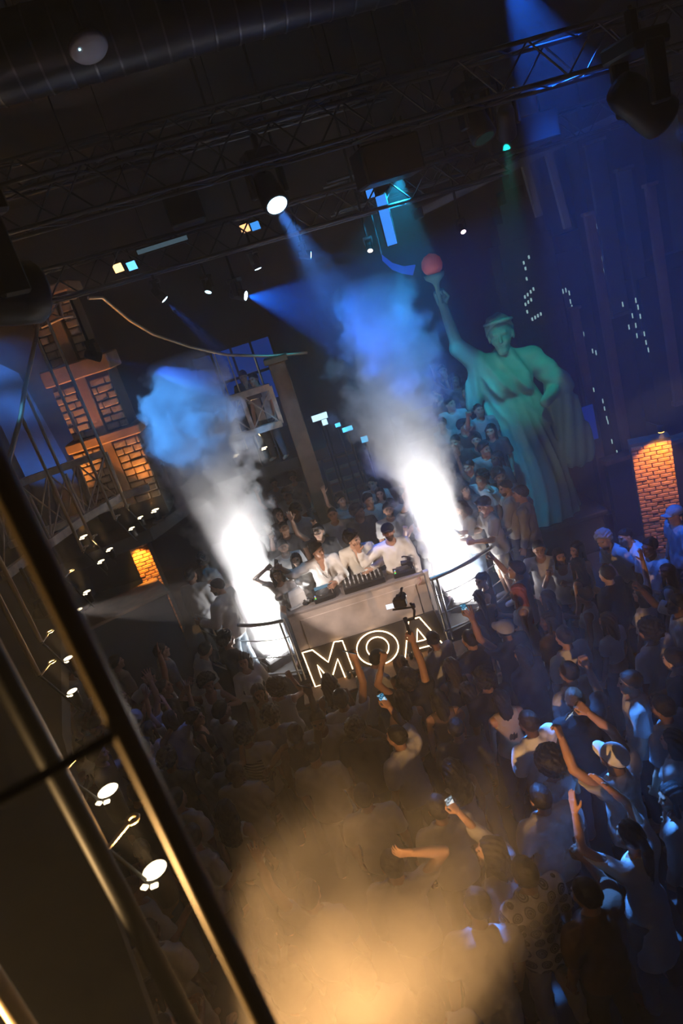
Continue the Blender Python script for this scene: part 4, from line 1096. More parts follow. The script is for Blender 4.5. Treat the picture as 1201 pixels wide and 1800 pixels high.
# ledge under the sign with glasses
ledge = empty('drinks_ledge', (-.1, BY-.25, .0)); tag(ledge, 'low dark ledge in front of the neon sign', 'ledge')
MB().cbox((0, 0, .47), (2.5, .42, .05), .01).build('shelf_board', M_timber, ledge)
MB().cbox((0, .08, .23), (2.4, .2, .44), .01).build('base_panel', M_dark, ledge)
def gmat(name, col, rough=.05):
    m = mat(name, col, rough); m.node_tree.nodes['Principled BSDF'].inputs['Transmission Weight'].default_value = .85; return m
M_glass = gmat('glass_clear', (.8, .85, .85)); M_amber = mat('drink_amber', (.75, .38, .06), .15)
_gl = {}
def tumbler(p, label, m=M_amber, lvl=.05):
    r = empty('glass_tumbler', p)
    if not _gl:
        _gl['g'] = MB().lathe([(.030, 0), (.034, .003), (.040, .105), (.037, .105), (.032, .012), (.001, .010)], n=14).mesh('glass'); _gl['d'] = MB().lathe([(.030, .013), (.034, .06), (.001, .061)], n=14).mesh('drink')
    mobj('glass', _gl['g'], r, M_glass); mobj('drink', _gl['d'], r, m)
    tag(r, label, 'glass', 'drinks on the ledge under the sign'); return r
for px, py, lab in ((614, 1183, 'amber drink under the letter M'), (625, 1180, 'amber drink second right of the letter M'), (636, 1177, 'amber drink third right of the letter M'), (724, 1152, 'amber drink left of the letter A'), (733, 1149, 'amber drink left under the letter A'), (741, 1154, 'amber drink under the middle of the letter A'), (772, 1140, 'amber drink at the right foot of the letter A')):
    p = atz(px, py+6, .50); p.y = min(max(p.y, 8.58), 8.86); tumbler((p.x, p.y, .497), lab)
# decks, mixer and small things on the worktop
TOPZ = 1.727
def deck(x, y, rz, label):
    r = empty('media_deck', (x, y, TOPZ), rz)
    MB().cbox((0, 0, .035), (.32, .40, .07), .008).build('body', M_blackp, r)
    MB().lathe([(.105, 0), (.105, .014), (.095, .018), (.03, .018), (.001, .018)], (0, -.03, .07), n=24).build('jog_wheel', mat('jog', (.06, .06, .065), .3, .6), r)
    MB().cbox((0, .135, .085), (.22, .10, .012), .003).build('screen', emat('deck_screen', (.25, .5, .7), .5), r)
    for k in range(3): MB().lathe([(.012, 0), (.012, .008), (.001, .009)], (-.13+k*.0, -.17+k*.045, .07), n=10).build('button', emat('btn%d' % k, ((.1, 1, .2), (1, .6, .1), (.2, .4, 1))[k], 1.2), r)
    MB().cbox((.135, -.05, .074), (.012, .20, .010), .002).build('pitch_fader', M_steel, r)
    tag(r, label, 'media player', 'media decks on the desk'); return r
deck(-.62, BY+.23, R_(4), 'black media deck nearest the white paper bag')
deck(.62, BY+.23, R_(-4), 'black media deck beside the clamped camera')
mx = empty('dj_mixer', (0, BY+.23, TOPZ)); tag(mx, 'black mixer with rows of knobs between the two decks', 'mixer')
MB().cbox((0, 0, .045), (.62, .40, .09), .008).build('body', M_blackp, mx)
kn = MB().lathe([(.012, 0), (.011, .022), (.001, .023)], n=8).mesh('knob'); fd = MB().cbox((0, 0, .01), (.018, .03, .02), .003).mesh('fader')
for i in range(9):
    for j in range(5): mobj('knob', kn, mx, M_steel if (i+j) % 3 else mat('knob_grey', (.2, .2, .2), .4), (-.26+i*.065, -.06+j*.055, .09))
    mobj('fader', fd, mx, M_steel, (-.26+i*.065, -.15+.02*(i % 3), .09))
M_paper = mat('paper_white', (.72, .70, .67), .8, bump=.2, bscale=25)
bag = empty('paper_bag', (-1.02, BY+.24, TOPZ), R_(18)); tag(bag, 'crumpled white paper bag on the left end of the desk', 'bag')
mb = MB(); mb.add([(-.13, -.09, 0), (.13, -.09, 0), (.13, .09, 0), (-.13, .09, 0), (-.12, -.07, .16), (.13, -.06, .17), (.12, .07, .19), (-.13, .07, .18), (-.10, -.03, .24), (.11, -.02, .23), (.10, .03, .25), (-.10, .03, .23)],
   [(0, 3, 2, 1), (0, 1, 5, 4), (1, 2, 6, 5), (2, 3, 7, 6), (3, 0, 4, 7), (4, 5, 9, 8), (5, 6, 10, 9), (6, 7, 11, 10), (7, 4, 8, 11), (8, 9, 10, 11)]); mb.build('bag_body', M_paper, bag)
MB().cbox((0, 0, .01), (.34, .26, .02), .004).build('tray', M_paper, bag)
hp = empty('headphones', (-.86, BY+.12, TOPZ), R_(20)); tag(hp, 'black headphones lying on the desk beside the paper bag', 'headphones')
for s in (-1, 1): MB().lathe([(.03, -.02), (.038, 0), (.03, .02)], (s*.055, 0, .038), n=12).build('ear_cup', M_blackp, hp)
MB().tube([(-.06, 0, .06), (-.04, .07, .05), (0, .10, .045), (.04, .07, .05), (.06, 0, .06)], .009, 6).build('headband', M_blackp, hp)
# ------------------------------------------------------------------ stage rails
def rail(top, zs, posts, label):
    r = empty('stage_railing', (top[0][0], top[0][1], STG)); L0 = Vector((top[0][0], top[0][1], STG))
    pts = [Vector((x, y, 0))-Vector((L0.x, L0.y, 0)) for x, y in top]
    MB().tube([p+Vector((0, 0, zs[0]-STG)) for p in pts], .030, 10).build('handrail', M_steel, r)
    for z in zs[1:-1]: MB().tube([p+Vector((0, 0, z-STG)) for p in pts], .0095, 6).build('rail_bar', M_steel, r)
    MB().tube([p+Vector((0, 0, zs[-1]-STG)) for p in pts], .017, 8).build('bottom_rail', M_steel, r)
    for x, y in posts:
        for o_ in (-.035, .035): MB().tube([Vector((x+o_-L0.x, y-L0.y, -.05)), Vector((x+o_-L0.x, y-L0.y, zs[0]-STG))], .017, 8).build('rail_post', M_steel, r)
    tag(r, label, 'railing', 'curved steel stage railings'); return r
zs = (1.65, 1.37, 1.07, .78)
rail([(-2.75, 10.15), (-2.52, 9.84), (-2.31, 9.60), (-2.05, 9.36), (-1.79, 9.18), (-1.50, 9.05), (-1.27, 9.0)], zs, [(-2.20, 9.50), (-1.31, 9.02)], 'curved steel railing left of the desk')
rail([(.92, 8.84), (1.25, 8.89), (1.60, 9.03), (1.92, 9.22), (2.22, 9.45), (2.45, 9.65), (2.7, 9.95)], zs, [(.98, 8.86), (2.16, 9.40)], 'curved steel railing right of the desk')
o = empty('corner_post', (.905, 9.02, .45)); MB().cbox((0, 0, .62), (.055, .055, 1.25), .006).build('post', M_plw, o); MB().cbox((0, 0, 1.26), (.08, .08, .03), .006).build('cap', M_plw, o); tag(o, 'white upright post at the right corner of the desk', 'post')
tag(slab('stage_fascia', (-1.28, 9.03, .0), (1.05, 9.1, .62), M_dark), kind='structure')
# ------------------------------------------------------------------ smoke jets with their lights, and the two smoke columns
M_jet = emat('jet_light', (1.0, .97, .95), 22)
def jet(x, y, rz, label, power):
    r = empty('smoke_jet', (x, y, STG), rz)
    mb = MB(); mb.add([(-.24, -.17, 0), (.24, -.17, 0), (.24, .17, 0), (-.24, .17, 0), (-.20, -.10, .10), (.20, -.10, .10), (.20, .15, .17), (-.20, .15, .17)], [(0, 3, 2, 1), (0, 1, 5, 4), (1, 2, 6, 5), (2, 3, 7, 6), (3, 0, 4, 7), (4, 5, 6, 7)]); mb.build('case', M_blackp, r)
    MB().lathe([(.035, 0), (.03, .08), (.02, .09)], (0, .02, .13), n=12).build('nozzle', M_steel, r)
    for k in range(4): MB().cbox((-.135+k*.09, .02, .142), (.07, .17, .012), .003).build('led_panel', M_jet, r).rotation_euler = (0, 0, 0)
    for s in (-1, 1): MB().cbox((s*.26, 0, .07), (.02, .26, .12), .004).build('side_bracket', M_steel, r)
    p = Vector((x, y, STG+.24))
    for k in (0, 1, 2):
        if k == 0:
            al = bpy.data.lights.new('lamp', 'AREA'); al.shape = 'RECTANGLE'; al.size = .40; al.size_y = .24; al.spread = R_(26); al.energy = power; al.color = WHITE
            l = link(bpy.data.objects.new('lamp', al)); l.matrix_basis = Matrix.Translation(p-Vector((0, 0, .06))) @ Vector((JT[0], JT[1], 1)).to_track_quat('-Z', 'Y').to_matrix().to_4x4()
        elif k == 1: l = spot('lamp', p, p+Vector((0, -.15, 1)), WHITE, power*.55, 168, .4, .10)
        else: l = spot('lamp', p, (0, 9.75, 2.15), WHITE, power*1.5, 62, .6, .08)
        l.parent = r; l.matrix_local = (Matrix.Translation(r.location) @ Matrix.Rotation(rz, 4, 'Z')).inverted() @ l.matrix_basis
    tag(r, label, 'smoke machine', 'smoke jets on the stage'); return r
JT = (0.04, 0.05); jet(-1.66, 9.68, R_(30), 'smoke jet with blazing white panel left of the desk', 190)
JT = (-.06, .05); jet(1.45, 9.55, R_(-28), 'smoke jet with blazing white panel right of the desk', 170)
def plume(name, base, ctrl, dens, label, seed, topfade):
    """ctrl: list of (height, dx, dy, radius) above base"""
    H = ctrl[-1][0]
    hs_ = np.array([c[0] for c in ctrl]); n = 22; mb = MB(); rows = []
    for i in range(n+1):
        z = H*i/n; cx_ = np.interp(z, hs_, [c[1] for c in ctrl]); cy_ = np.interp(z, hs_, [c[2] for c in ctrl]); rr = np.interp(z, hs_, [c[3] for c in ctrl])*1.35+.03
        if i == n: rr *= .5
        rows.append([(cx_+rr*math.cos(a), cy_+rr*math.sin(a), z) for a in np.linspace(0, 2*math.pi, 17)[:-1]])
    vs_ = [v for r_ in rows for v in r_]; fs = [(i*16+k, i*16+(k+1) % 16, (i+1)*16+(k+1) % 16, (i+1)*16+k) for i in range(n) for k in range(16)]
    fs += [tuple(range(15, -1, -1)), tuple(n*16+k for k in range(16))]
    mb.add(vs_, fs, True)
    def bld(nt, v):
        N, L = nt.nodes, nt.links
        def math_(op, a, b=None, c=None):
            q = N.new('ShaderNodeMath'); q.operation = op
            for i, s in enumerate((a, b, c)):
                if s is None: continue
                if isinstance(s, (int, float)): q.inputs[i].default_value = s
                else: L.new(s, q.inputs[i])
            return q.outputs[0]
        tc = N.new('ShaderNodeTexCoord'); sx = N.new('ShaderNodeSeparateXYZ'); L.new(tc.outputs['Object'], sx.inputs[0])
        zf = math_('DIVIDE', sx.outputs[2], H)
        def curve(vals):
            fc = N.new('ShaderNodeFloatCurve'); cm = fc.mapping; c = cm.curves[0]
            while len(c.points) > 2: c.points.remove(c.points[1])
            c.points[0].location = (0, vals[0][1]); c.points[1].location = (1, vals[-1][1])
            for t, q in vals[1:-1]: c.points.new(t, q)
            cm.update(); L.new(zf, fc.inputs['Value']); return fc.outputs[0]
        S = 4.0
        ox = math_('MULTIPLY', math_('SUBTRACT', curve([(c[0]/H, .5+c[1]/S) for c in ctrl]), .5), S)
        oy = math_('MULTIPLY', math_('SUBTRACT', curve([(c[0]/H, .5+c[2]/S) for c in ctrl]), .5), S)
        rad = math_('MULTIPLY', curve([(c[0]/H, c[3]/2) for c in ctrl]), 2.0)
        mp = N.new('ShaderNodeMapping'); L.new(tc.outputs['Object'], mp.inputs[0]); mp.inputs['Location'].default_value = (seed*3.1, seed*1.7, 0)
        n1 = N.new('ShaderNodeTexNoise'); n1.inputs['Scale'].default_value = 2.4; n1.inputs['Detail'].default_value = 3.0; n1.inputs['Roughness'].default_value = .58; L.new(mp.outputs[0], n1.inputs['Vector'])
        n2 = N.new('ShaderNodeTexVoronoi'); n2.inputs['Scale'].default_value = 3.2; n2.feature = 'F1'; L.new(mp.outputs[0], n2.inputs['Vector'])
        dx = math_('SUBTRACT', sx.outputs[0], ox); dy = math_('SUBTRACT', sx.outputs[1], oy)
        r = math_('DIVIDE', math_('SQRT', math_('ADD', math_('MULTIPLY', dx, dx), math_('MULTIPLY', dy, dy))), rad)
        k = math_('ADD', math_('SUBTRACT', 1.0, r), math_('MULTIPLY', math_('SUBTRACT', n1.outputs[0], .5), 1.9))
        k = math_('SUBTRACT', k, math_('MULTIPLY', math_('SUBTRACT', n2.outputs['Distance'], .35), .55))
        mr = N.new('ShaderNodeMapRange'); mr.interpolation_type = 'SMOOTHSTEP'; mr.inputs[1].default_value = 0.0; mr.inputs[2].default_value = .12; mr.inputs[3].default_value = 0; mr.inputs[4].default_value = 1; L.new(k, mr.inputs[0])
        d = math_('MULTIPLY', mr.outputs[0], curve(dens))
        d = math_('MULTIPLY', d, 10.0)
        L.new(d, v.inputs['Density']); v.inputs['Color'].default_value = (.93, .93, .94, 1); v.inputs['Anisotropy'].default_value = .1
    m = vol_mat(name+'_mat', bld)
    o = mb.build(name, m); o.location = base
    try: m.cycles.volume_step_rate = .36
    except Exception as e: print('step', e)
    tag(o, label, 'smoke', kind='stuff'); return o
plume('smoke_column', (-1.66, 9.66, STG+.22), [(0, 0, 0, .26), (.35, .0, 0, .44), (.9, .02, .03, .54), (1.7, .06, .05, .60), (2.6, .02, .08, .66), (3.4, .04, .1, .74), (4.1, .06, .1, .68), (4.75, .10, .1, .40)],
      [(0, .07), (.2, .10), (.45, .15), (.65, .26), (.8, .36), (.93, .25), (1, .0)], 'white smoke column turning blue at its top left of the desk', 1, 1)
plume('smoke_column', (1.45, 9.60, STG+.22), [(0, 0, 0, .26), (.35, .0, .02, .44), (.9, -.02, .05, .52), (1.6, -.10, .08, .56), (2.2, -.18, .1, .62), (2.9, -.26, .12, .78), (3.7, -.22, .15, .80), (4.4, -.14, .2, .72), (5.0, -.10, .2, .5)],
      [(0, .07), (.2, .10), (.42, .16), (.55, .12), (.75, .055), (.9, .03), (1, .0)], 'white smoke column fading to blue right of the desk', 5, 1)
# ------------------------------------------------------------------ people
PLACED = []
def rigof(pose, fem): return body_mesh(pose, fem)[1]
def P(px, py, label, pose='stand', f=0, fem=False, zf=0.0, scale=None, group=None, **kw):
    r = rigof(pose, fem); s = scale or (.95 if fem else 1.0)
    h = r.tor(r.hc)*s; a = R_(f)
    p = atz(px, py, zf+h[2]) if not callable(zf) else None
    if p is None:
        lo, hi = 9.5, 15.0
        for _ in range(30):
            mid = (lo+hi)/2
            if aty(px, py, mid).z > zf(mid)+h[2]: lo = mid
            else: hi = mid
        p = aty(px, py, lo); zf = zf(lo-h[1])
    ox = h[0]*math.cos(a)-h[1]*math.sin(a); oy = h[0]*math.sin(a)+h[1]*math.cos(a)
    x, y = p.x-ox, p.y-oy
    o = person((x, y, zf), a, pose, fem, scale=s, label=label, group=group, **kw); PLACED.append((x, y, zf)); return o
_ph = {}
def screen_mat(k):
    nm = 'phone_screen_%d' % k
    if nm in MATS: return MATS[nm]
    m = emat(nm, (1, 1, 1), 1.0); nt = m.node_tree; e = nt.nodes['Emission']
    tc = nt.nodes.new('ShaderNodeTexCoord'); n = nt.nodes.new('ShaderNodeTexNoise'); n.inputs['Scale'].default_value = 38+7*k; n.inputs['Detail'].default_value = 2
    cr = nt.nodes.new('ShaderNodeValToRGB'); cs = [[(.02, .03, .05), (.35, .5, .6), (.9, .85, .8)], [(.0, .02, .06), (.05, .4, .7), (.8, .95, 1)], [(.03, .02, .02), (.4, .2, .12), (1, .8, .6)]][k % 3]
    cr.color_ramp.elements[0].position = .38; cr.color_ramp.elements[1].position = .66
    cr.color_ramp.elements[0].color = (*cs[0], 1); cr.color_ramp.elements[1].color = (*cs[2], 1); q = cr.color_ramp.elements.new(.52); q.color = (*cs[1], 1)
    nt.links.new(tc.outputs['Object'], n.inputs['Vector']); nt.links.new(n.outputs[0], cr.inputs[0]); nt.links.new(cr.outputs[0], e.inputs[0]); e.inputs[1].default_value = (1.1, .9, .6)[k % 3]
    return m
def phone(o, side, label, k=0, lit=True, off=.10, roll=0.0, both=False):
    if not _ph:
        _ph['b'] = MB().cbox((0, 0, 0), (.076, .010, .155), .004).mesh('body'); _ph['s'] = MB().cbox((0, .0058, 0), (.068, .002, .142)).mesh('screen')
        _ph['c'] = MB().cbox((.02, -.0068, .055), (.026, .004, .03), .001).mesh('camera_bump')
    p, d = hand_world(o, side, (0, 0, off))
    if both: q, _ = hand_world(o, 'L' if side == 'R' else 'R', (0, 0, off)); p = (p+q)/2
    key = [k_ for k_ in BODY if BODY[k_][0] == o.data][0]; r = BODY[key][1]
    hd = Matrix.LocRotScale(o.location, o.rotation_euler, o.scale) @ Vector(r.tor(r.hc))
    n = (hd-p).normalized(); z = Vector((0, 0, 1))*.5+d*.5; z = (z-z.dot(n)*n).normalized(); x = n.cross(z)
    m = Matrix((x, n, z)).transposed() @ Matrix.Rotation(roll, 3, 'Y')
    e = empty('phone', p+z*.035+n*.01); e.rotation_euler = m.to_euler()
    mobj('body', _ph['b'], e, M_blackp); mobj('screen', _ph['s'], e, screen_mat(k) if lit else mat('screen_off', (.01, .012, .015), .1)); mobj('camera_bump', _ph['c'], e, M_black)
    tag(e, label, 'phone', 'phones held up by the crowd'); return e
def held_glass(o, side, label):
    p, d = hand_world(o, side, (0, 0, .10)); g = tumbler(p+Vector((0, 0, -.02)), label); g['group'] = 'drinks held by people'; return g
S = STG
# --- on the stage
P(558, 968, 'left one of three performers at the desk, open white shirt, cigarette hand raised', 'dj_left', 182, zf=S, scale=1.04, hair='swept', hc='black', shirt='open', sc='white', pc='cream', skin=1, shoes=True)
P(621, 948, 'middle performer at the desk in open cream suit shirt, looking sideways', 'dj_mid', 180, zf=S, scale=1.04, hair='curly', hc='black', shirt='open', sc='cream', pc='cream', skin=0, beard=True, shoes=True)
P(683, 936, 'performer in black cap and white long-sleeved shirt with one hand raised', 'dj_hat', 176, zf=S, scale=1.04, hair='fade', hc='black', cap='black', shirt='long', sc='white', pc='charcoal', skin=1, beard=True, shoes=True)
o = P(382, 1032, 'man in white jacket and pale jeans beside the left smoke jet', 'to_ear', 62, zf=S, hair='short', hc='black', shirt='jacket', sc='white', pc='lightdenim', skin=0, beard=True, shoes='white')
P(336, 1012, 'dim man in white shirt behind the man in the white jacket', 'stand', -20, zf=S, hair='short', shirt='long', sc='lightgrey', skin=1)
P(358, 985, 'dark-haired person half hidden at the edge of the left smoke', 'turned', -40, zf=S, hair='curly', shirt='tee', sc='grey', skin=1)
o = P(521, 985, 'woman at the desk holding a phone out beside the left performer', 'phone_r', 172, True, zf=S, hair='long', hc='black', shirt='tee', sc='white', pc='denim', skin=0)
phone(o, 'R', 'phone in a clear case held by the woman beside the left performer', 0, lit=False)
P(487, 1010, 'woman in cropped white top and jeans next to the left smoke jet', 'behind_head', 165, True, zf=S, hair='wavy', hc='dark', shirt='crop', sc='white', pc='denim', skin=0)
P(498, 962, 'bearded man with short hair behind the woman holding out a phone', 'stand', 190, zf=S, hair='short', shirt='tee', sc='offwhite', skin=1, beard=True)
P(560, 935, 'dancer with watch arm raised right behind the left performer', 'hand_up', 160, zf=S, hair='swept', hc='black', shirt='tee', sc='charcoal', skin=0)
P(683, 897, 'man in dark glasses with a raised hand behind the performer in the cap', 'hand_up_l', 178, zf=S, hair='short', hc='black', shirt='tee', sc='offwhite', skin=1, beard=True)
P(735, 905, 'bare-armed dancer at the edge of the right smoke with lowered hand', 'drink_hi', 165, True, zf=S, hair='long', hc='brown', shirt='tank', sc='offwhite', skin=4)
o = P(812, 893, 'person in white top and jeans glowing beside the right smoke jet', 'look_phone', 100, True, zf=S, hair='bob', hc='brown', shirt='tee', sc='white', pc='denim', skin=0, shoes=True)
phone(o, 'L', 'dark phone held low by the person glowing beside the right smoke jet', 0, lit=False)
o = P(851, 888, 'man in grey tee and pale shorts looking at a phone behind the right railing', 'look_phone', 96, zf=S, hair='swept', hc='black', shirt='tee', sc='lightgrey', pants='shorts', pc='cream', skin=4, shoes='white')
phone(o, 'R', 'black phone of the man in pale shorts behind the right railing', 0, lit=False)
P(889, 858, 'man with shaved sides in long grey shirt and dark trousers at the right railing', 'to_ear', 66, zf=S, hair='fade', hc='black', shirt='long', sc='lightgrey', pc='charcoal', skin=0, beard=True, shoes=True)
P(915, 868, 'dim man in pale shirt right behind the man with shaved sides', 'stand', 60, zf=S, hair='short', shirt='long', sc='grey', skin=1, scale=1.02)
# --- close round the stage on the floor
o = P(910, 1042, 'woman with very long red hair in white dress holding a cup by the right railing', 'drink', 70, True, hair='verylong', hc='red', shirt='dress', sc='white', pants=None, skin=0, scale=1.0, shoes=True)
held_glass(o, 'R', 'cup held by the red-haired woman')
P(428, 1162, 'woman with long dark waves in a white long-sleeved dress left of the stage', 'waist', 205, True, hair='wavy', hc='black', shirt='longdress', sc='white', pants=None, skin=0, scale=.97)
P(362, 1142, 'man in white tee and black trousers leaning beside the woman in the long-sleeved dress', 'lean_l', -70, hair='short', hc='black', shirt='tee', sc='white', pc='black', skin=0)
P(366, 1203, 'curly-haired woman turned to the camera with bracelets and lifted arm', 'pose_up', 190, True, hair='afro', hc='black', shirt='tank', sc='white', skin=1)
P(455, 1218, 'dark-haired woman facing the camera below the left end of the ledge', 'stand', 195, True, hair='bob', hc='black', shirt='tank', sc='cream', skin=1)
P(665, 1158, 'man in white tee bending over the ledge below the letter O', 'lean', -52, hair='short', hc='black', shirt='tee', sc='white', pc='charcoal', skin=1)
P(577, 1198, 'woman with frizzy light-edged hair below the letter M', 'stand', 12, True, hair='wavy', hc='brown', shirt='tank', sc='offwhite', skin=0)
o = P(600, 1228, 'dark-haired man in broad white tee below the letter M', 'phone_hi', -6, hair='short', hc='black', shirt='tee', sc='white', skin=1, scale=1.03)
phone(o, 'R', 'lit phone raised in front of the letter M', 1)
o = P(560, 1268, 'man in white tee spreading both arms in the middle of the crowd', 'arms_out', 175, hair='short', hc='black', shirt='tee', sc='white', skin=2)
o = P(551, 1325, 'short-haired man in white tee in front of the man spreading his arms', 'stand', -10, hair='fade', hc='black', shirt='tee', sc='cream', skin=1)
o = P(697, 1295, 'man in white tee holding a lit phone in the middle of the crowd', 'phone_r', 38, hair='short', hc='black', shirt='tee', sc='white', skin=1)
phone(o, 'R', 'lit phone nearest the middle of the crowd showing the stage', 1)
P(706, 1228, 'long-haired woman with centre parting below the letter O', 'stand', 5, True, hair='long', hc='dark', shirt='tank', sc='white', skin=1)
o = P(520, 1290, 'dark-skinned dancer holding a dark phone straight up left of the letter M', 'phone_hi', -4, hair='short', hc='black', shirt='tank', sc='black', skin=3)
phone(o, 'R', 'dark phone held up left of the letter M', 0, lit=False)
P(478, 1258, 'person with round dark hair left of the raised dark phone', 'stand', -8, hair='curly', hc='black', shirt='tee', sc='grey', skin=2)
P(487, 1210, 'curly-haired woman in front of the left end of the ledge', 'drink_hi', 10, True, hair='afro', hc='dark', shirt='tank', sc='offwhite', skin=1)
M_print = mat('cloth_print', (.6, .58, .55), .85)
nt = M_print.node_tree; N = nt.nodes; L = nt.links; tc = N.new('ShaderNodeTexCoord'); sx = N.new('ShaderNodeSeparateXYZ'); L.new(tc.outputs['Object'], sx.inputs[0])
def mth(op, a, b):
    q = N.new('ShaderNodeMath'); q.operation = op
    for i, s_ in enumerate((a, b)):
        if isinstance(s_, (int, float)): q.inputs[i].default_value = s_
        else: L.new(s_, q.inputs[i])
    return q.outputs[0]
inx = mth('LESS_THAN', mth('ABSOLUTE', sx.outputs[0], 0), .11); inz = mth('LESS_THAN', mth('ABSOLUTE', mth('SUBTRACT', sx.outputs[2], 1.22), 0), .15); bk_ = mth('LESS_THAN', sx.outputs[1], 0)
wv = mth('GREATER_THAN', mth('SINE', mth('ADD', mth('MULTIPLY', sx.outputs[2], 150), mth('MULTIPLY', sx.outputs[0], 40)), 0), -.1)
msk = mth('MULTIPLY', mth('MULTIPLY', inx, inz), mth('MULTIPLY', bk_, wv))
mx_ = N.new('ShaderNodeMix'); mx_.data_type = 'RGBA'; L.new(msk, mx_.inputs[0]); mx_.inputs[6].default_value = (.62, .60, .57, 1); mx_.inputs[7].default_value = (.12, .11, .11, 1); L.new(mx_.outputs[2], N['Principled BSDF'].inputs['Base Color'])
P(432, 1292, 'person in white tee with a large square print on the back', 'stand', -6, hair='curly', hc='black', shirt='tee', sc='white', smat=M_print, skin=1)
P(262, 1282, 'long dark-haired woman below raised arms at the left of the crowd', 'clap', -20, True, hair='long', hc='black', shirt='tank', sc='white', skin=1)
P(240, 1262, 'grey-haired man with a fist raised at the left of the crowd', 'hand_up', 30, hair='fade', hc='grey', shirt='tee', sc='white', skin=0)
P(300, 1262, 'person with both hands raised at the left of the crowd', 'both_up', -15, True, hair='bob', hc='black', shirt='tee', sc='white', skin=0)
P(345, 1262, 'woman with dark curls beside the curly-haired woman with bracelets', 'drink', -80, True, hair='curly', hc='black', shirt='tank', sc='black', skin=1)
o = P(168, 1277, 'bearded man in pale shirt facing the camera under the bridge edge', 'look_phone', 170, hair='fade', hc='dark', shirt='open', sc='cream', skin=0, beard=True, scale=1.03)
P(298, 1335, 'dark-haired dancer seen from behind right of the blurred post', 'stand', -25, hair='curly', hc='black', shirt='tee', sc='charcoal', skin=1)
P(312, 1405, 'dark-haired person just right of the blurred post', 'stand', -30, hair='short', hc='black', shirt='tee', sc='white', skin=1)
P(398, 1425, 'woman with a big mass of long dark hair in the warm smoke', 'stand', -15, True, hair='wavy', hc='dark', shirt='tank', sc='white', skin=0, scale=1.0)
P(340, 1470, 'man in loose white tee right of the blurred post', 'turned', -40, hair='short', hc='black', shirt='tee', sc='white', skin=1)
P(205, 1165, 'man in pale tee dim beside the dark bar', 'stand', -50, hair='short', hc='dark', shirt='tee', sc='tan', skin=1)
P(262, 1190, 'bearded man in white tee at the dim left of the floor', 'drink_hi', 150, hair='short', hc='black', shirt='tee', sc='white', skin=0, beard=True)
P(285, 1145, 'man in light grey tee behind the bearded man at the left', 'stand', -60, hair='short', hc='black', shirt='tee', sc='lightgrey', skin=1)
# cameraman
o = P(716, 1194, 'cameraman in black hoodie reaching a camera up in front of the neon sign', 'gimbal', 10, hair='curly', hc='black', shirt='jacket', sc='black', pc='black', skin=1)
camman = o
P(770, 1228, 'dark-haired woman just below the cameraman', 'stand', 6, True, hair='long', hc='black', shirt='tank', sc='brown', skin=1)
P(822, 1215, 'woman with long straight dark hair right of the cameraman', 'stand', 12, True, hair='verylong', hc='black', shirt='tank', sc='grey', skin=1)
o = P(826, 1124, 'dark-haired person holding a lit phone at the right railing post', 'phone_r', 22, hair='short', hc='black', shirt='jacket', sc='charcoal', skin=1)
phone(o, 'R', 'lit phone held up at the right railing post', 1)
P(887, 1108, 'man in pale blue cap with a hand up below the right railing', 'hand_up_l', 28, hair='fade', hc='black', cap='lightgrey', shirt='jacket', sc='charcoal', skin=1)
P(918, 1150, 'woman with black hair in dark jacket beside the man in the pale cap', 'stand', 30, True, hair='bob', hc='black', shirt='jacket', sc='navy', skin=0)
P(852, 1195, 'dark-haired person between the long straight hair and the dark jacket', 'stand', 15, hair='curly', hc='black', shirt='tee', sc='black', skin=2)
P(880, 1228, 'woman with long black hair right of the long straight hair', 'stand', 10, True, hair='verylong', hc='black', shirt='tank', sc='tan', skin=1)
# right of the stage
P(948, 966, 'man in white tee lifting a hand to his face at the right wall', 'drink_hi', 150, hair='short', hc='black', shirt='tee', sc='white', skin=0)
P(984, 978, 'woman in pale top holding up a drink at the right wall', 'drink_hi', 165, True, hair='long', hc='black', shirt='tank', sc='white', skin=0)
P(1014, 966, 'woman with black hair in a dark vest looking left at the right wall', 'stand', 105, True, hair='long', hc='black', shirt='tank', sc='charcoal', skin=0)
P(1062, 950, 'grey-haired man leaning in a pale shirt at the right wall', 'lean_l', 100, hair='curly', hc='grey', shirt='tee', sc='white', skin=0)
P(1100, 945, 'man in white shirt bending to the grey-haired man', 'lean_l', 75, hair='fade', hc='dark', shirt='open', sc='white', skin=0)
P(1142, 962, 'man in white tee at the right wall next to the brick pillar', 'stand', 110, hair='short', hc='black', shirt='tee', sc='white', skin=3)
P(1185, 905, 'man in pale cap below the orange brick pillar', 'stand', 90, hair='fade', hc='black', cap='grey', shirt='tee', sc='grey', skin=1)
P(1028, 1048, 'woman with a bun and bare shoulders holding a fan', 'drink', 60, True, hair='bun', hc='black', shirt='tank', sc='cream', skin=1)
P(962, 1052, 'woman with long dark hair behind the red-haired woman', 'stand', 40, True, hair='verylong', hc='black', shirt='tank', sc='brown', skin=0)
P(1068, 1092, 'woman with long hair and bare back right of the woman with the bun', 'stand', 35, True, hair='long', hc='dark', shirt='crop', sc='white', skin=1)
P(1142, 1110, 'large dark-haired man in white tee at the right of the crowd', 'stand', 30, hair='curly', hc='black', shirt='tee', sc='white', skin=1, scale=1.04)
P(1128, 1045, 'woman with one arm raised behind the large man in white', 'hand_up', 40, True, hair='bob', hc='black', shirt='tee', sc='offwhite', skin=1)
P(992, 1120, 'dark-haired man in white tee with one blue-lit shoulder', 'stand', 25, hair='short', hc='black', shirt='tee', sc='white', skin=1)
P(1000, 1182, 'person with round dark hair right behind the phone raised on two arms', 'stand', 22, hair='short', hc='black', shirt='tee', sc='lightgrey', skin=2)
o = P(1078, 1332, 'man in backward blue cap raising a phone with both arms', 'phone_up', 32, hair='fade', hc='black', cap='white', shirt='tee', sc='white', skin=1, beard=True, scale=1.03)
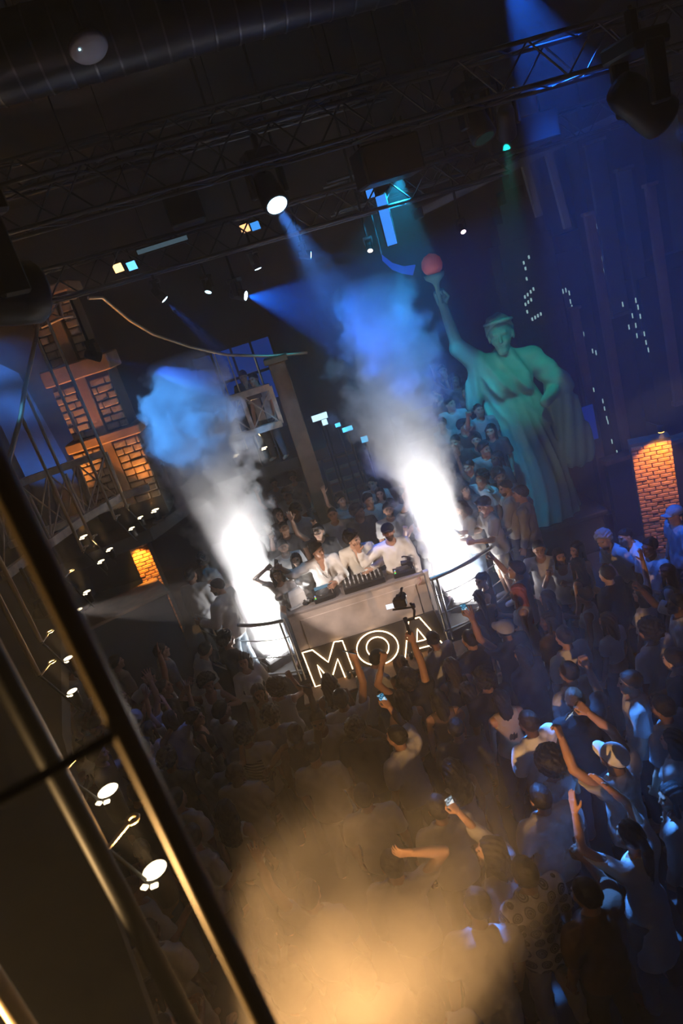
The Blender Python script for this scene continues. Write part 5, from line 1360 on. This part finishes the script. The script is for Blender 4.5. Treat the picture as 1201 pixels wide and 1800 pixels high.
phone(o, 'R', 'phone raised on two arms by the man in the cap', 0, both=True)
P(1107, 1200, 'dark-haired man in profile left of the right edge of the crowd', 'stand', 70, hair='short', hc='black', shirt='tee', sc='offwhite', skin=0)
P(1182, 1302, 'dark-haired woman in rippled pale sleeves at the right edge', 'stand', 40, True, hair='bob', hc='black', shirt='long', sc='white', skin=1)
P(1165, 1245, 'man in pale tee at the right edge behind the rippled sleeves', 'stand', 35, hair='short', hc='black', shirt='tee', sc='lightgrey', skin=1)
P(968, 1340, 'woman with a huge dark mass of curls in the right half of the crowd', 'drink', 20, True, hair='afro', hc='black', shirt='tank', sc='white', skin=1, scale=1.0)
o = P(862, 1495, 'dark-haired woman in white sleeves filming with a raised phone', 'phone_r', 55, True, hair='wavy', hc='black', shirt='long', sc='white', skin=0, scale=1.02)
phone(o, 'R', 'lit phone of the woman in white sleeves', 0)
P(950, 1402, 'man in white tee seen from behind right of the raised sleeve', 'stand', 10, hair='short', hc='black', shirt='tee', sc='white', skin=1)
M_pat = mat('cloth_medallion', (.6, .58, .55), .85)
nt = M_pat.node_tree; N = nt.nodes; L = nt.links; tc = N.new('ShaderNodeTexCoord')
vo = N.new('ShaderNodeTexVoronoi'); vo.voronoi_dimensions = '2D'; vo.inputs['Scale'].default_value = 10.5; vo.inputs['Randomness'].default_value = .12
cb = N.new('ShaderNodeVectorMath'); cb.operation = 'MULTIPLY'; sw = N.new('ShaderNodeSeparateXYZ'); cm_ = N.new('ShaderNodeCombineXYZ'); L.new(tc.outputs['Object'], sw.inputs[0]); L.new(sw.outputs[0], cm_.inputs[0]); L.new(sw.outputs[2], cm_.inputs[1]); L.new(cm_.outputs[0], vo.inputs['Vector'])
cr = N.new('ShaderNodeValToRGB'); cr.color_ramp.interpolation = 'CONSTANT'; E_ = cr.color_ramp.elements
E_[0].position = 0; E_[0].color = (.05, .05, .06, 1); E_[1].position = .10; E_[1].color = (.35, .34, .36, 1)
for pos, c in ((.16, (.06, .06, .07, 1)), (.24, (.30, .29, .31, 1)), (.30, (.05, .05, .06, 1)), (.385, (.62, .60, .62, 1))): q = E_.new(pos); q.color = c
L.new(vo.outputs['Distance'], cr.inputs[0]); L.new(cr.outputs[0], N['Principled BSDF'].inputs['Base Color'])
P(922, 1535, 'man in white shirt patterned with dark round medallions', 'stand', 18, hair='short', hc='black', shirt='tee', sc='white', smat=M_pat, pc='cream', skin=1, scale=1.03)
P(838, 1592, 'man in white tee with faint oval print and one blue-lit sleeve', 'lean_l', -4, hair='short', hc='black', shirt='tee', sc='white', skin=1, scale=1.03)
P(1108, 1468, 'woman with long dark ponytail clapping raised hands in white sleeves', 'clap', 28, True, hair='ponytail', hc='black', shirt='longdress', sc='white', pants='trousers', pc='charcoal', skin=1, scale=1.04)
P(1030, 1572, 'person reaching out a cup left of the clapping woman', 'drink_hi', 20, hair='short', hc='black', shirt='tee', sc='brown', skin=2)
P(690, 1520, 'man in white long sleeves with an arm behind his head in the warm smoke', 'behind_head', -5, hair='short', hc='dark', shirt='long', sc='white', skin=0, scale=1.03)
P(545, 1572, 'person in white with lifted arm deep in the warm smoke', 'hand_up_l', -15, hair='short', hc='dark', shirt='tee', sc='white', skin=1)
P(640, 1715, 'person in white nearest the bottom middle of the warm smoke', 'stand', -8, hair='short', hc='dark', shirt='tee', sc='white', skin=1)
P(758, 1772, 'person in pale tee cut by the bottom edge in the warm smoke', 'stand', 5, hair='short', hc='dark', shirt='tee', sc='white', skin=1)
P(272, 1742, 'person in striped white wrap in the dark bottom left under the posts', 'waist', -40, True, hair='long', hc='dark', shirt='tee', sc='white', skin=1)
P(470, 1640, 'dark-haired person in the warm smoke right of the blurred post', 'stand', -12, True, hair='long', hc='dark', shirt='tank', sc='cream', skin=1)
P(1180, 1400, 'person in white with a bright blue-lit arm at the right edge', 'turned', 40, True, hair='long', hc='black', shirt='long', sc='white', skin=1)
P(640, 1400, 'person with dark hair in the warm smoke below the lit phone', 'stand', 0, hair='short', hc='black', shirt='tee', sc='white', skin=1)
P(770, 1420, 'person in white tee below the woman filming with a phone', 'stand', 8, hair='short', hc='black', shirt='tee', sc='offwhite', skin=1)
# balcony figures
P(428, 662, 'person in black on the far balcony lit by a console', 'look_phone', 178, zf=3.16, hair='swept', hc='black', shirt='jacket', sc='black', pc='black', skin=1, scale=.93)
cs_ = empty('lighting_console', aty(436, 692, 12.35)); cs_.location.z = 4.42
MB().cbox((0, 0, 0), (.45, .25, .08), .01).build('body', M_black, cs_); MB().cbox((-.05, .0, .045), (.16, .05, .01), .002).build('work_light', emat('console_light', (1, .5, .12), 3), cs_)
for s_ in (-1, 1): MB().tube([(s_*.18, 0, -.04), (s_*.18, 0, 3.16-4.42)], .015, 6).build('leg', M_black, cs_)
tag(cs_, 'small lighting console with orange glow on the far balcony', 'console')
P(446, 668, 'dim person in blue light left of the timber pillar on the far balcony', 'stand', 150, zf=3.16, hair='short', shirt='tee', sc='lightgrey', skin=1, scale=.93)
# people on the wide steps
rr = random.Random(11)
STY = dict(long='long-haired', wavy='wavy-haired', verylong='very long-haired', bob='bob-haired', ponytail='ponytailed', bun='bun-haired', short='short-haired', fade='close-cropped', curly='curly-haired', swept='swept-haired')
ACT = dict(stand='standing', turned='turning', hand_up='with raised right hand', phone_r='with forearm raised', drink='with forearm out', both_up='with both hands up', drink_hi='with lifted fist', waist='with hands at waist', phone_hi='with arm stretched up', hand_up_l='with raised left hand')
TONE = {'white': 'white', 'offwhite': 'off-white', 'lightgrey': 'light grey', 'black': 'black', 'charcoal': 'charcoal', 'cream': 'cream', 'tan': 'tan', 'brown': 'brown', 'grey': 'mid grey'}
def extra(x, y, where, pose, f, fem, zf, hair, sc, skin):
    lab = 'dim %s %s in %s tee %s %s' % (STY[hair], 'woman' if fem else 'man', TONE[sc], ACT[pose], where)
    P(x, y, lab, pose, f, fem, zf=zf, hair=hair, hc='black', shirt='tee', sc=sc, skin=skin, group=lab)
steps_px = [(800, 668), (778, 652), (820, 690), (790, 705), (842, 722), (812, 735), (775, 735), (835, 765), (800, 775), (862, 752), (852, 790), (822, 812), (872, 800), (788, 815), (845, 835), (878, 838), (815, 850), (770, 690)]
for i, (x, y) in enumerate(steps_px):
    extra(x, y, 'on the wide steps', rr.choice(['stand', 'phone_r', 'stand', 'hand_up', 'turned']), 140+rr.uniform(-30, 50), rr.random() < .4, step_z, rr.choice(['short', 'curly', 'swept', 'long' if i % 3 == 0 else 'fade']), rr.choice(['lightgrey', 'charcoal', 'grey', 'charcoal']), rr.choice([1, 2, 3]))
# crowd behind the desk
back_px = [(520, 900), (545, 885), (585, 905), (600, 880), (575, 870), (630, 900), (648, 880), (615, 860), (540, 855), (505, 870), (490, 905), (655, 850), (590, 845), (480, 880), (565, 835), (630, 835), (515, 840), (668, 868), (500, 930), (710, 870), (482, 850), (470, 925), (735, 860)]
for i, (x, y) in enumerate(back_px):
    q_ = atz(x, y, S+1.6)
    if math.hypot(q_.x+.30, q_.y-12.3) < .6 or math.hypot(q_.x-.32, q_.y-13.3) < 1.0: continue
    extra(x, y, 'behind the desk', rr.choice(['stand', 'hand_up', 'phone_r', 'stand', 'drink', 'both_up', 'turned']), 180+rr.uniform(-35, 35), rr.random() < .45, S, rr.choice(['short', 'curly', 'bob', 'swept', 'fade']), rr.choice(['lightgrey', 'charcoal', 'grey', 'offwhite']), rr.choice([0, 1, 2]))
# --- the rest of the crowd on the floor, in the gaps
from mathutils.geometry import intersect_point_line
def proj(p):
    v = Vector(p)-Vector((0, 0, CAMZ)); z = v.dot(cF); return 600.5+FPX*v.dot(cX)/z, 900-FPX*v.dot(cY)/z
def free(x, y, r):
    if math.hypot(x-(-.1), (y-8.75)*1.0) < .1: return False
    if -1.7 < x < 1.4 and y > 7.35: return False
    if y > 8.62+.42*max(0, abs(x+.1)-1.15) and abs(x) < 3.3: return False
    if x < -3.3 and y > 9.6: return False
    if y > 10.2 or (x > 4.6 and y > 9.9): return False
    return all((x-a)**2+(y-b)**2 > r*r for a, b, c in PLACED if c < .3)
def fill(n, r, tries):
    k = 0
    for _ in range(tries):
        x, y = rr.uniform(-5.0, 5.2), rr.uniform(2.8, 10.0)
        px, py = proj((x, y, 1.62))
        if not (-40 < px < 1240 and 980 < py < 1840): continue
        if py > 1365 and px > 300: continue
        if (865 < px < 965 and 1040 < py < 1125) or (395 < px < 475 and 1165 < py < 1240) or (330 < px < 400 and 1140 < py < 1230): continue
        if px < 230 and py > 1350: continue
        if not free(x, y, r): continue
        fem = rr.random() < .42
        hair = rr.choice(['long', 'wavy', 'verylong', 'bob', 'ponytail', 'bun']) if fem else rr.choice(['short', 'fade', 'curly', 'short', 'swept'])
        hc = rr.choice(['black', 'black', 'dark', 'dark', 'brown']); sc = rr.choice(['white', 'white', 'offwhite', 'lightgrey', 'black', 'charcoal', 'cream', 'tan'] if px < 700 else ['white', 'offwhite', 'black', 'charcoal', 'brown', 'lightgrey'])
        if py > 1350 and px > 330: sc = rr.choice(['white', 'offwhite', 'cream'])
        shirt = rr.choice(['tank', 'tank', 'tee', 'crop']) if fem else rr.choice(['tee', 'tee', 'tee', 'long'])
        if y < 4.9 or (abs(x) < 1.9 and y > 6.0): acts = ['stand', 'stand', 'turned', 'drink', 'waist']
        else: acts = None
        pose = rr.choice(acts) if acts else rr.choices(['stand', 'turned', 'hand_up', 'phone_r', 'drink', 'both_up', 'drink_hi', 'waist', 'phone_hi', 'hand_up_l'], [30, 9, 8, 8, 9, 4, 7, 6, 4, 5])[0]
        zone = 'on the dim left' if x < -1.9 and y > 6.8 else 'under the bridge edge' if px < 380 else 'in the warm smoke' if py > 1430 and px < 820 else 'near the right wall' if x > 2.3 and y > 6.6 else 'in the blue-lit foreground' if px > 820 and py > 1240 else 'in the packed middle'
        kind = ('woman' if fem else 'man'); tone = {'white': 'white', 'offwhite': 'off-white', 'lightgrey': 'light grey', 'black': 'black', 'charcoal': 'charcoal', 'cream': 'cream', 'tan': 'tan', 'brown': 'brown'}[sc]
        sty = dict(long='long-haired', wavy='wavy-haired', verylong='very long-haired', bob='bob-haired', ponytail='ponytailed', bun='bun-haired', short='short-haired', fade='close-cropped', curly='curly-haired', swept='swept-haired')[hair]
        act = dict(stand='standing', turned='turning', hand_up='with raised right hand', phone_r='with forearm raised', drink='with forearm out', both_up='with both hands up', drink_hi='with lifted fist', waist='with hands at waist', phone_hi='with arm stretched up', hand_up_l='with raised left hand')[pose]
        lab = '%s %s in %s top %s %s' % (sty, kind, tone, act, zone)
        s = (.95 if fem else 1.0)*rr.uniform(.965, 1.035)
        f = math.degrees(math.atan2(-(0-x), 9.6-y))+rr.uniform(-28, 28)
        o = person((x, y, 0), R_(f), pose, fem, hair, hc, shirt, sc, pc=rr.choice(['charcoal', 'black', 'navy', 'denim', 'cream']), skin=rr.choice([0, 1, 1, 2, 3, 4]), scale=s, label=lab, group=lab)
        PLACED.append((x, y, 0)); k += 1
        if k >= n: break
    return k
nf = fill(75, .47, 6000)
print('filled', nf, 'people', len(PLACED))
# ------------------------------------------------------------------ cameras
def video_camera(p, rz, label, s=1.0, lit=True):
    r = empty('video_camera', p, rz); r.scale = (s,)*3
    MB().cbox((0, 0, .05), (.14, .085, .10), .012).build('body', M_blackp, r); MB().cbox((0, 0, .115), (.06, .07, .04), .008).build('viewfinder', M_blackp, r)
    ln = MB().lathe([(.040, 0), (.042, .05), (.046, .11), (.040, .115)], n=16).build('lens', M_blackp, r); ln.location = (0, .04, .05); ln.rotation_euler = (R_(-90), 0, 0)
    sc_ = MB().cbox((-.115, -.03, .045), (.08, .012, .055), .003).build('side_screen', emat('cam_screen', (.85, .9, 1), 1.3) if lit else M_blackp, r); sc_.rotation_euler = (0, 0, R_(12))
    MB().tube([(.03, 0, .13), (.03, .09, .16), (.03, .12, .15)], .014, 8).build('microphone', M_blackp, r)
    tag(r, label, 'camera', 'video cameras'); return r
p, d = hand_world(camman, 'R', (0, 0, .10))
vc = video_camera(p+Vector((0, .03, .34)), R_(-20), 'camera on a gimbal held up in front of the desk', 1.05)
g = empty('camera_gimbal', p+Vector((0, 0, -.06)), R_(-20)); MB().tube([(0, 0, 0), (0, 0, .22)], .019, 10).build('grip', M_black, g)
MB().tube([(0, 0, .22), (.10, 0, .24), (.13, 0, .34), (.11, 0, .44)], .014, 8).build('arm', M_black, g); MB().tube([(-.11, 0, .385), (.12, 0, .385)], .011, 6).build('cradle', M_black, g)
for q in ((0, 0, .24), (.13, 0, .40)): MB().lathe([(.026, -.02), (.026, .02)], q, n=12).build('motor', M_blackp, g)
tag(g, 'black camera gimbal in the raised hand of the cameraman', 'gimbal')
v2 = video_camera(aty(722, 992, BY+.08), R_(75), 'small camera clamped on the right end of the desk', .85, False); MB().tube([(0, 0, 0), (0, 0, -.17)], .014, 8).build('clamp_stem', M_black, v2); MB().tube([(0, 0, -.05), (.18, -.05, -.10), (.30, .18, -.16)], .012, 6).build('clamp_arm', M_black, v2)
# ------------------------------------------------------------------ warm low smoke between the camera and the dancers
def _fog(nt, v):
    N, L = nt.nodes, nt.links
    tc = N.new('ShaderNodeTexCoord')
    ln = N.new('ShaderNodeVectorMath'); ln.operation = 'LENGTH'; L.new(tc.outputs['Object'], ln.inputs[0])
    nzt = N.new('ShaderNodeTexNoise'); nzt.inputs['Scale'].default_value = 2.3; nzt.inputs['Detail'].default_value = 3; L.new(tc.outputs['Object'], nzt.inputs['Vector'])
    ad = N.new('ShaderNodeMath'); ad.operation = 'MULTIPLY_ADD'; L.new(nzt.outputs[0], ad.inputs[0]); ad.inputs[1].default_value = 1.6; L.new(ln.outputs['Value'], ad.inputs[2])
    mr = N.new('ShaderNodeMapRange'); mr.interpolation_type = 'SMOOTHSTEP'; mr.inputs[1].default_value = 1.62; mr.inputs[2].default_value = .62; mr.inputs[3].default_value = 0; mr.inputs[4].default_value = .62
    L.new(ad.outputs[0], mr.inputs[0]); L.new(mr.outputs[0], v.inputs['Density']); v.inputs['Color'].default_value = (.95, .93, .90, 1)
M_fog = vol_mat('low_smoke', _fog)
try: M_fog.cycles.volume_step_rate = .6
except Exception: pass
mb = MB(); mb.lathe([(math.sin(t), -math.cos(t)) for t in np.linspace(.02, math.pi-.02, 12)], n=20)
fog = mb.build('low_smoke', M_fog); fog.location = (-.55, 2.25, 2.85); fog.scale = (1.5, 1.9, 1.2); fog.rotation_euler = (R_(-20), 0, 0)
tag(fog, 'warm-lit smoke drifting over the nearest dancers', 'smoke', kind='stuff')
moving_head((-1.25, 1.35, 2.62), (-.30, 3.2, 2.92), (1.0, .53, .19), 900, 56, 'warm lamp under the near balcony shining into the low smoke', .7, (1, .7, .35), 6, top=3.0, group='lamps on the near balcony')
